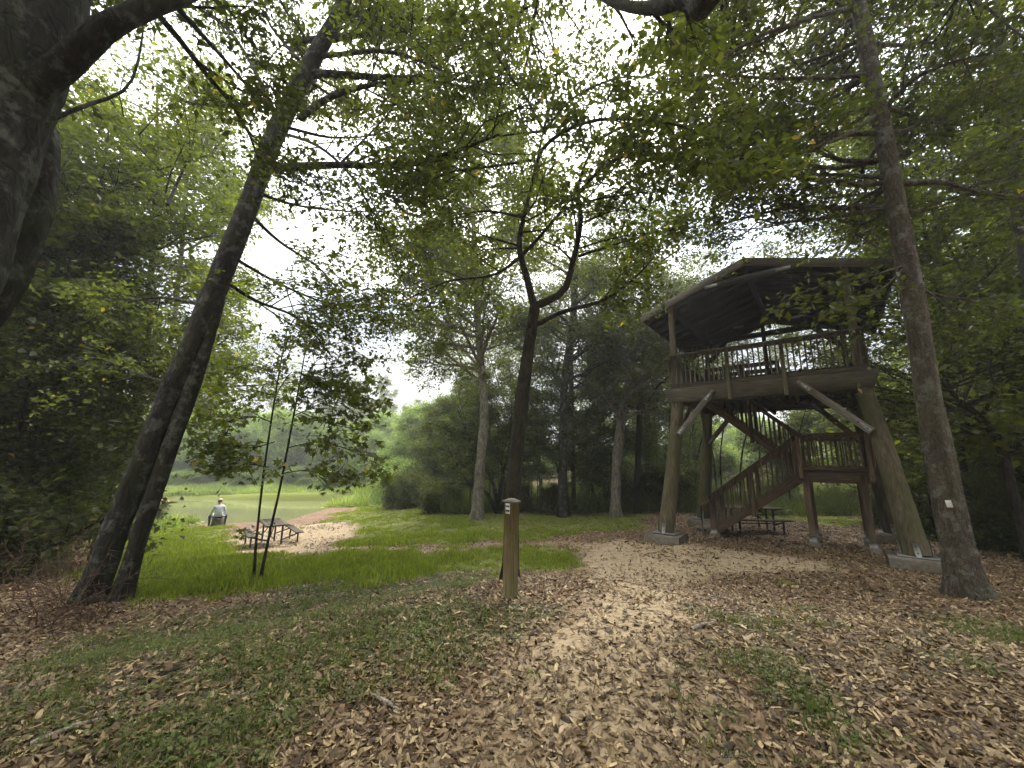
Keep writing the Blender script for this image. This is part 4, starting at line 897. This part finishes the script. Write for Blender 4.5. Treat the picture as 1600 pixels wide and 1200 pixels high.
def dead_leaf(seed):
    rng = np.random.default_rng(seed); n = 5; V = []; curl = rng.uniform(-.6, .6); cup = rng.uniform(.1, .5) * rng.choice([-1, 1]); wd = rng.uniform(.28, .50)
    for i in range(n):
        t = i / (n - 1); w = wd * math.sin(math.pi * (t * .86 + .07)) ** .8 * (1 + (.25 if i % 2 else -.12) * (seed % 2)); z = curl * (t - .5) ** 2 + rng.normal(0, .02)
        for sgn in (-1, 0, 1): V.append(((t - .5) * 1.0, sgn * w * .5, z + cup * abs(sgn) * w * .5 + rng.normal(0, .015)))
    V = np.array(V); V[:, 2] -= V[:, 2].min(); q = []
    for i in range(n - 1):
        for j in range(2): k = i * 3 + j; q.append((k, k + 3, k + 4, k + 1))
    me = mesh('dead_leaf', V, [np.array(q)], M['litter'], True, {'rnd': np.full(len(V), (seed % 8 + rng.random()) / 8)}); return bpy.data.objects.new('dead_leaf', me)
def scatter(name, objs, pos, rot, scl, label_kind='stuff'):
    n = len(pos); me = bpy.data.meshes.new(name); me.vertices.add(n); me.vertices.foreach_set('co', np.asarray(pos, np.float32).ravel())
    a = me.attributes.new('rot', 'FLOAT_VECTOR', 'POINT'); a.data.foreach_set('vector', np.asarray(rot, np.float32).ravel())
    a = me.attributes.new('scl', 'FLOAT', 'POINT'); a.data.foreach_set('value', np.asarray(scl, np.float32))
    a = me.attributes.new('idx', 'INT', 'POINT'); a.data.foreach_set('value', np.random.default_rng(1).integers(0, len(objs), n).astype(np.int32))
    o = link(name, me); tag(o, kind='stuff')
    ng = bpy.data.node_groups.new(name, 'GeometryNodeTree'); ng.interface.new_socket('Geometry', in_out='INPUT', socket_type='NodeSocketGeometry'); ng.interface.new_socket('Geometry', in_out='OUTPUT', socket_type='NodeSocketGeometry')
    gi, go = ng.nodes.new('NodeGroupInput'), ng.nodes.new('NodeGroupOutput'); iop = ng.nodes.new('GeometryNodeInstanceOnPoints'); jn = ng.nodes.new('GeometryNodeJoinGeometry')
    for ob in reversed(objs):
        oi = ng.nodes.new('GeometryNodeObjectInfo'); oi.inputs['Object'].default_value = ob; oi.inputs['As Instance'].default_value = True; ng.links.new(oi.outputs['Geometry'], jn.inputs[0])
    def na(nm, t):
        x = ng.nodes.new('GeometryNodeInputNamedAttribute'); x.data_type = t; x.inputs['Name'].default_value = nm; return x.outputs['Attribute']
    ng.links.new(gi.outputs[0], iop.inputs['Points']); ng.links.new(jn.outputs[0], iop.inputs['Instance']); iop.inputs['Pick Instance'].default_value = True
    e2r = ng.nodes.new('FunctionNodeEulerToRotation'); ng.links.new(na('rot', 'FLOAT_VECTOR'), e2r.inputs[0])
    ng.links.new(na('idx', 'INT'), iop.inputs['Instance Index']); ng.links.new(e2r.outputs[0], iop.inputs['Rotation']); ng.links.new(na('scl', 'FLOAT'), iop.inputs['Scale'])
    ng.links.new(iop.outputs[0], go.inputs[0]); md = o.modifiers.new('scatter', 'NODES'); md.node_group = ng
    return o
rg = np.random.default_rng(99)
def sample(n, dens, y0=1.6, y1=26, power=.6):
    """n random spots on the ground in front, kept with probability dens(x, y, distance)"""
    u = rg.random(n); y = y0 * (y1 / y0) ** (u ** power) if False else y0 + (y1 - y0) * u ** 1.35; x = rg.uniform(-1.5, 1.5, n) * (y + .8)
    x = np.clip(x, -33, 33); d = np.hypot(x, y); z = gz(x, y); k = (rg.random(n) < dens(x, y, d)) & (z > WATER + .12)
    return np.column_stack([x, y, z])[k]
def dl(x, y, d):
    L, Sd, Pt = lut(ML, x, y), lut(MS, x, y), lut(MP, x, y); v = vnoise(x, y, 1.7, 31) * .5 + vnoise(x, y, .6, 32) * .5
    wet = (x < -10) & (y > 20)
    return np.where(wet, .03, (1 - .84 * np.clip(L * 1.3, 0, 1)) * (1 - (.42 + .45 * sstep(.40, .62, v)) * np.clip(Sd * 1.2, 0, 1) * (.55 + .45 * sstep(1.6, 4.0, y))) * (1 - .45 * Pt) * (.65 + .6 * v) * .95)
pos = sample(380000, dl); n = len(pos); dd = np.hypot(pos[:, 0], pos[:, 1])
pos[:, 2] += rg.uniform(0, .022, n); rot = np.column_stack([rg.normal(0, .36, n), rg.normal(0, .36, n), rg.uniform(0, 6.28, n)])
scatter('fallen_leaves', [dead_leaf(i) for i in range(14)], pos, rot, np.clip(rg.lognormal(-3.0, .32, n), .015, .088) * (1 + .02 * dd))
def dg(x, y, d):
    L = lut(ML, x, y); far = (x < -11) & (y > 39)
    return np.where(far, 0, np.clip(L * 1.6 - .45 + 1.1 * (vnoise(x, y, 2.4, 45) - .5) + .25 * (L > .04), 0, 1) * np.clip(vnoise(x, y, 1.1, 41) * 1.3 + vnoise(x, y, 3.1, 46) - .45, .08, 1))
pos = sample(60000, dg, 5, 27); n = len(pos); cl = vnoise(pos[:, 0], pos[:, 1], .9, 43) * .8 + vnoise(pos[:, 0], pos[:, 1], 2.5, 44) * .5
lushness = np.where(pos[:, 0] < -.8, 1, .6) * np.where((pos[:, 1] > 14) & (pos[:, 0] > -8), .55, 1)
scatter('lush_grass', [tuft('grass_tuft', 'blade', 48, .17, .03, .10, .005, 300 + i) for i in range(6)], pos, np.column_stack([rg.normal(0, .1, n), rg.normal(0, .1, n), rg.uniform(0, 6.28, n)]), (.25 + 1.6 * cl) * lushness * rg.uniform(.8, 1.2, n))
def dp(x, y, d):
    L, Sd, Pt = lut(ML, x, y), lut(MS, x, y), lut(MP, x, y); v = vnoise(x, y, 2.2, 51) * .55 + vnoise(x, y, .8, 52) * .45
    return np.where((x < -10) & (y > 20), 0, np.clip((v - .66 + .40 * Pt) * 3.4, 0, 1) * (1 - Sd) * (1 - L * .5) * np.clip(1.2 - y / 24, 0, 1))
pos = sample(70000, dp, 1.6, 22); n = len(pos)
scatter('weedy_grass', [tuft('weed_tuft', 'weed', 22, .08, .02, .075, .0025, 320 + i, .9) for i in range(4)] + [weed('weed_tuft', 'weed', 10, .06, .03, 330 + i) for i in range(2)], pos, np.column_stack([rg.normal(0, .15, n), rg.normal(0, .15, n), rg.uniform(0, 6.28, n)]), rg.uniform(.6, 1.35, n))
# twigs and bits among the leaves
def bit(seed):
    g_ = Geo(); q_ = np.random.default_rng(seed); g_.tube(np.array([(-.5, 0, .02), (-.1, q_.normal(0, .06), .035), (.5, 0, .02)]), [.022, .02, .012], 4); me_ = g_.build('twig_bit', M['dead' if seed % 2 else 'twig']); return bpy.data.objects.new('twig_bit', me_)
pos = sample(14000, lambda x, y, d: np.where(lut(ML, x, y) > .4, 0, .5) * ~((x < -10) & (y > 20)), 1.6, 14); n = len(pos)
scatter('fallen_twigs', [bit(i) for i in range(4)], pos + np.array([0, 0, .012]), np.column_stack([rg.normal(0, .1, n), rg.normal(0, .12, n), rg.uniform(0, 6.28, n)]), np.clip(rg.lognormal(-2.3, .5, n), .04, .4))
# tall growth on the far bank and at the near water line
x = rg.uniform(-60, -11, 9000); y = 40.2 + 7 * rg.random(9000) ** 1.2; z = gz(x, y); k = z > WATER + .1
fb = np.column_stack([x, y, z])[k]; x = rg.uniform(-33, -13, 1500); y = rg.uniform(19.5, 23, 1500); z = gz(x, y); k = (z > WATER + .2) & ((x < -17.5))
fb = np.vstack([fb, np.column_stack([x, y, z])[k]]); x = rg.uniform(-12.6, -9, 500); y = rg.uniform(27, 40, 500); z = gz(x, y); k = z > WATER + .15; fb = np.vstack([fb, np.column_stack([x, y, z])[k]]); n = len(fb)
scatter('bank_growth', [tuft('bank_tuft', 'bank', 40, .3, .15, .6, .016, 340 + i, .7) for i in range(4)] + [weed('bank_tuft', 'bank', 40, .35, .16, 350 + i) for i in range(3)], fb, np.column_stack([rg.normal(0, .1, n), rg.normal(0, .1, n), rg.uniform(0, 6.28, n)]), rg.uniform(.5, 1.5, n))
# brush on the floor of the wood
def db(x, y, d):
    inw = ((x / y > -.16) & (y > 19)) | ((x > 13.5 + .15 * (y - 8)) & (x / y > 1)) | ((x / y < -1.12) & (x < -7.8))
    return inw * ~((x < 0) & (y < 9.5)) * np.clip(vnoise(x, y, .7, 61) * 1.3, 0, 1)
pos = sample(26000, db, 6, 33); n = len(pos)
scatter('undergrowth', [weed('brush_tuft', 'deep', 60, .4, .12, 360 + i) for i in range(3)] + [tuft('brush_tuft', 'weed', 40, .3, .2, .7, .006, 370 + i) for i in range(3)], pos + np.array([0, 0, .1]), np.column_stack([rg.normal(0, .2, n), rg.normal(0, .2, n), rg.uniform(0, 6.28, n)]), rg.uniform(.6, 1.7, n))

# ------------------------------------------------------------------ sign post
b = on_ground(797.5, 922, 5.1); pz = CAMZ + (W(797, 781, 5.1).z - CAMZ) - b.z
post = thing('sign_post', 'waist-high square wooden post with a small white plate, standing left of the path', 'post', b, math.radians(43))
board('shaft', (0, 0, -.35), (0, 0, pz - .03), .140, .140, M['post'], post, up=(1, 0, 0), warp=.0015, ch=.008)
V = np.array([(-.085, -.085, 0), (.085, -.085, 0), (.085, .085, 0), (-.085, .085, 0), (-.085, -.085, .018), (.085, -.085, .018), (.085, .085, .018), (-.085, .085, .018), (-.03, -.03, .05), (.03, -.03, .05), (.03, .03, .05), (-.03, .03, .05)])
cp = link('post_cap', mesh('post_cap', V, [np.array([(3, 2, 1, 0), (0, 1, 5, 4), (1, 2, 6, 5), (2, 3, 7, 6), (3, 0, 4, 7), (4, 5, 9, 8), (5, 6, 10, 9), (6, 7, 11, 10), (7, 4, 8, 11), (8, 9, 10, 11)])], M['wood_grey']), post); cp.location = (0, 0, pz - .03)
for s_ in (0,):
    pl = board('plate', (-.0735, -.052, pz - .10), (-.0735, .028, pz - .10), .004, .125, M['plate'], post)
    for dz, hh in ((.028, .022), (-.026, .026)):
        for a0, a1 in ((-.034, -.004), (.0, .018), (.021, .034)):
            board('print', (a0, .0028, dz), (a1, .0028, dz), .0016, hh, M['print'], pl, ch=.0002)
# ------------------------------------------------------------------ white tag on the brown tree
tp = W(1483, 788, 1); i = int(np.argmin(np.abs(PH[:, 2] - W(1483, 788, 6.2).z))); c0 = Vector(PH[i]); vdir = Vector((-c0.x, -c0.y, 0)).normalized()
tw = W(1483, 788, 6.0); side = Vector((vdir.y, -vdir.x, 0))
hit = c0 + vdir * (RH[i] * .985 + .006); hit += (Vector((tw.x, tw.y, 0)) - Vector((hit.x, hit.y, 0))).dot(side) * side; hit.z = tw.z
tg = link('trail_tag', board_mesh(.065, .004, .105, M['paper'], .001), None, frame(hit - side * .0325 + Vector((0, 0, .004)), hit + side * .0325 - Vector((0, 0, .004))))
tag(tg, 'small white rectangular tag fixed to the brown trunk right of the tower', 'tag')
# ------------------------------------------------------------------ picnic tables
def picnic(name, label, loc, rz, L=1.85):
    t = thing(name, label, 'picnic table', loc, rz, 'picnic tables')
    for k in range(5): board('table_plank', (-L / 2, -.3 + k * .15, .745), (L / 2, -.3 + k * .15, .745), .14, .04, M['wood'], t)
    for s in (-1, 1):
        for k in (-.065, .065): board('bench_plank', (-L / 2, s * .72 + k, .44), (L / 2, s * .72 + k, .44), .125, .04, M['wood'], t)
        for e in (-1, 1):
            x = e * L * .36
            board('bench_leg', (x, s * .72, -.03), (x, s * .72, .42), .05, .05, M['dark_metal'], t, up=(1, 0, 0)); board('table_leg', (x, s * .2, -.03), (x, s * .2, .72), .055, .055, M['dark_metal'], t, up=(1, 0, 0))
            board('cross_arm', (x, s * .2, .22), (x, s * .72, .39), .04, .045, M['dark_metal'], t, up=(0, 0, 1)) if e > 0 else board('cross_arm', (x, s * .2, .24), (x, s * .72, .39), .04, .045, M['dark_metal'], t)
    for e in (-1, 1):
        x = e * L * .36
        board('top_bar', (x, -.34, .70), (x, .34, .70), .045, .045, M['dark_metal'], t); board('diagonal_brace', (x, -.17, .3), (x - e * .36, 0, .70), .03, .03, M['dark_metal'], t); 
    board('under_rail', (-L * .36, 0, .24), (L * .36, 0, .24), .035, .035, M['dark_metal'], t)
    return t
y_ = 14.9; b = on_ground(423, 852, y_); picnic('picnic_table', 'picnic table with attached benches on bare ground near the pond', (b.x, b.y, b.z), math.radians(-50), 1.8)
b = on_ground(1172, 824, 13.5); picnic('picnic_table', 'picnic table half hidden behind the tower stairs', (b.x, b.y, b.z - .02), math.radians(-4))
# ------------------------------------------------------------------ seated person and stump
pb = on_ground(338, 826, 21.3)
stump = thing('tree_stump', 'short brown stump used as a seat at the water edge', 'stump', pb)
V, q = tube_geo([(0, 0, -.1), (0, 0, .05), (0, 0, .2), (0, 0, .40), (.01, 0, .43), (.01, 0, .431)], [.33, .29, .255, .25, .235, .001], 20, np.random.default_rng(3), .04); link('stump_wood', mesh('stump_wood', V, [q], M['bark_brown'], False), stump)
def skin(name, verts, edges, rad, root, mats, fn, parent, loc):
    me = bpy.data.meshes.new(name); me.from_pydata(verts, edges, []); o = bpy.data.objects.new(name, me); COL.objects.link(o); md = o.modifiers.new('s', 'SKIN'); md.use_smooth_shade = True
    for i, r in enumerate(rad): me.skin_vertices[0].data[i].radius = (r if isinstance(r, tuple) else (r, r)); me.skin_vertices[0].data[i].use_root = (i == root)
    o.modifiers.new('u', 'SUBSURF').levels = 2; dg_ = bpy.context.evaluated_depsgraph_get(); ev = o.evaluated_get(dg_); m2 = bpy.data.meshes.new_from_object(ev)
    bpy.data.objects.remove(o)
    m2.materials.clear(); [m2.materials.append(x) for x in mats]
    for p in m2.polygons: p.material_index = fn(p.center); p.use_smooth = True
    return link(name, m2, parent)
person = thing('person', 'person in pale blue shirt, dark trousers and cap, sitting back turned at the water', 'person', (pb.x, pb.y, pb.z), math.radians(37))
vs = [(0, 0, .50), (0, .0, .68), (0, .05, .88), (0, .10, 1.02), (0, .15, 1.12), (0, .19, 1.25), (0, .20, 1.33)]; ra = [(.19, .15), (.17, .14), (.19, .14), (.13, .11), .06, .10, .085]
ed = [(0, 1), (1, 2), (2, 3), (3, 4), (4, 5), (5, 6)]
for s in (-1, 1):
    k = len(vs); vs += [(s * .19, .08, 1.0), (s * .27, .10, .80), (s * .30, .16, .64), (s * .22, .38, .60), (s * .19, .46, .59)]; ra += [.075, .06, .05, .038, .03]; ed += [(3, k), (k, k + 1), (k + 1, k + 2), (k + 2, k + 3), (k + 3, k + 4)]
    k = len(vs); vs += [(s * .13, .05, .50), (s * .26, .26, .53), (s * .36, .42, .50), (s * .34, .38, .26), (s * .33, .36, .09), (s * .34, .48, .05)]; ra += [.11, .09, .075, .062, .048, .045]; ed += [(0, k)] + [(k + j, k + j + 1) for j in range(5)]
def bodymat(c):
    if c.z > 1.09 or (c.y > .33 and .54 < c.z < .68 and abs(c.x) < .26): return 2
    if c.z < .50 or (c.z < .62 and (abs(c.x) > .22 and c.y > .2)): return 1
    return 0
skin('body', vs, ed, ra, 0, [M['shirt'], M['jeans'], M['skin']], bodymat, person, None)
def ball(name, c, r, mat, parent, zlo=-1.0, n=10):
    V, Fq = [], []
    for i in range(n + 1):
        t = max(math.cos(math.pi * i / n), zlo)
        rr = math.sqrt(max(0, 1 - t * t))
        for j in range(14): a = j / 14 * 6.2832; V.append((c[0] + r[0] * rr * math.cos(a), c[1] + r[1] * rr * math.sin(a), c[2] + r[2] * t))
    for i in range(n):
        for j in range(14): Fq.append((i * 14 + j, (i + 1) * 14 + j, (i + 1) * 14 + (j + 1) % 14, i * 14 + (j + 1) % 14))
    return link(name, mesh(name, V, [np.array(Fq)], mat, True), parent)
ball('hair', (0, .175, 1.275), (.098, .105, .11), M['hair'], person, -.35)
cp = ball('cap', (0, .195, 1.325), (.108, .118, .095), M['cap'], person, -.05); ball('brim', (0, .30, 1.325), (.075, .09, .012), M['cap'], cp)
for s in (-1, 1):
    ball('ear', (s * .102, .20, 1.255), (.014, .026, .034), M['skin'], person); ball('shoe', (s * .34, .45, .045), (.055, .14, .05), M['print'], person)
    for j in range(5):
        g = Geo(); x0 = s * (.19 - .02 + .011 * j); g.tube(np.array([(x0, .46, .59), (x0 - s * .01, .50, .585), (x0 - s * .015, .52, .56)]), [.009, .008, .006], 6); link('finger', g.build('finger', M['skin'], True), person)
ball('nose', (0, .30, 1.255), (.014, .022, .02), M['skin'], person)
# ------------------------------------------------------------------ driftwood, ledge, bare shrubs, sticks
T = Tree(61); bb_ = W(165, 790, 35.5)
limb(T, wp((120,800,36),(150,786,36),(185,780,36.5),(215,778,37)), .22, .1, nch=0)
for m in [((150,790,36),(165,775,36),(200,772,36.5)), ((160,788,35.5),(170,795,35),(185,803,34.8)), ((140,795,36),(155,780,36),(175,768,36.5)), ((165,790,36),(190,783,36),(205,770,36.2)), ((130,792,36),(140,775,36.4),(150,765,36.8)), ((152,800,35.4),(156,775,35.8),(158,768,36))]:
    limb(T, wp(*m), .09, .03, nch=0, n=8, sides=6)
o = hero_tree('driftwood', 'bleached fallen branches lying across the pond edge, left of the leaning tree', 'driftwood', T, 'dead', 'leaf', 0, .1, (bb_.x, bb_.y, WATER))
T = Tree(62); o = thing('clay_ledge', 'reddish flat ledge on the far water line just right of the leaning tree', 'rock ledge', W(248, 785, 37))
rr = np.random.default_rng(8); V, q = tube_geo([(-2.6, 0, -.1), (-1.8, .1, .1), (-.6, 0, .2), (.5, 0, .12), (1.2, 0, -.05), (1.21, 0, -.05)], [.3, .6, .7, .5, .2, .01], 12, rr, .12); V[:, 2] *= .5
link('ledge', mesh('ledge', V, [q], M['slab'], False), o)
def bare_bush(seed, base, n, H, label):
    T = Tree(seed); rng = T.rng; b = np.array(base)
    for i in range(n):
        a = rng.uniform(0, 6.28); d = nrm(np.array([math.cos(a) * .8, math.sin(a) * .8, rng.uniform(.4, 1.4)])); L = H * rng.uniform(.5, 1.1); P = [b + np.array([math.cos(a), math.sin(a), 0]) * .08 - np.array([0, 0, .05])]
        for k in range(7): d = nrm(d + rng.normal(0, .2, 3) - np.array([0, 0, .10])); P.append(P[-1] + d * L / 7)
        P = np.array(P); T.g.tube(P, np.linspace(.009, .002, 8), 4); children(T, P, .007, 1, L, C(nch=(0, 7, 6), twig=.3, flat=1), .2, 9)
        for (p0, p1) in list(T.tw)[-9:]: T.tw.append((p1, p1 + rng.normal(0, .12, 3)))
    T.tw = T.tw; return hero_tree('bare_shrub', label, 'shrub', T, 'twig', 'leaf', 0, .05, tuple(b), 'bare shrubs by the left bank')
for i, (m, n, H, lab) in enumerate([((60, 950, 5.6), 16, 1.1, 'leafless reddish twiggy shrub nearest the left picture edge'), ((118, 905, 6.6), 14, 1.2, 'leafless thorny shrub at the foot of the leaning tree'), ((20, 900, 7.0), 16, 1.4, 'leafless brown shrub higher up the left bank'),
                                      ((90, 870, 8.0), 14, 1.2, 'leafless shrub behind the foot of the leaning tree'), ((170, 945, 6.0), 6, .9, 'few bare arching stems in front of the leaning tree')]):
    bare_bush(70 + i, on_ground(*m), n, H, lab)
for i, (m, L, a, lab) in enumerate([((600, 1122, 3), .3, -.6, 'short broken stick on the leaves in the foreground'), ((1100, 1000, 4.2), .35, .5, 'thin grey stick beside the path'), ((255, 1080, 3.4), .22, 1.2, 'dark curled bark piece in the left foreground'), ((100, 1180, 2.7), .3, .9, 'pale stick in the lower left corner')]):
    p = on_ground(*m); g = Geo(); P = smooth_path([p + Vector((-math.cos(a) * L / 2, -math.sin(a) * L / 2, .022)), p + Vector((0, .01, .03)), p + Vector((math.cos(a) * L / 2, math.sin(a) * L / 2, .022))], 8); g.tube(P, np.linspace(.016, .009, 8), 7, np.random.default_rng(i), .1)
    tag(link('stick', g.build('stick', M['dead' if i != 2 else 'bark_black'], True)), lab, 'stick', 'sticks on the ground')

# ------------------------------------------------------------------ thin haze volume, added to lift the shade in the wood
mh, nth, ph, oh = newmat('thin_haze'); nth.nodes.remove(ph); pv = N(nth, 'ShaderNodeVolumePrincipled'); pv.inputs['Color'].default_value = (.93, .96, .97, 1); pv.inputs['Density'].default_value = .0019; pv.inputs['Anisotropy'].default_value = .35
nth.links.new(pv.outputs[0], oh.inputs['Volume'])
g = Geo(); g.box((-430, -310, -6), (430, 510, 48)); tag(link('haze', g.build('haze', mh)), kind='stuff')
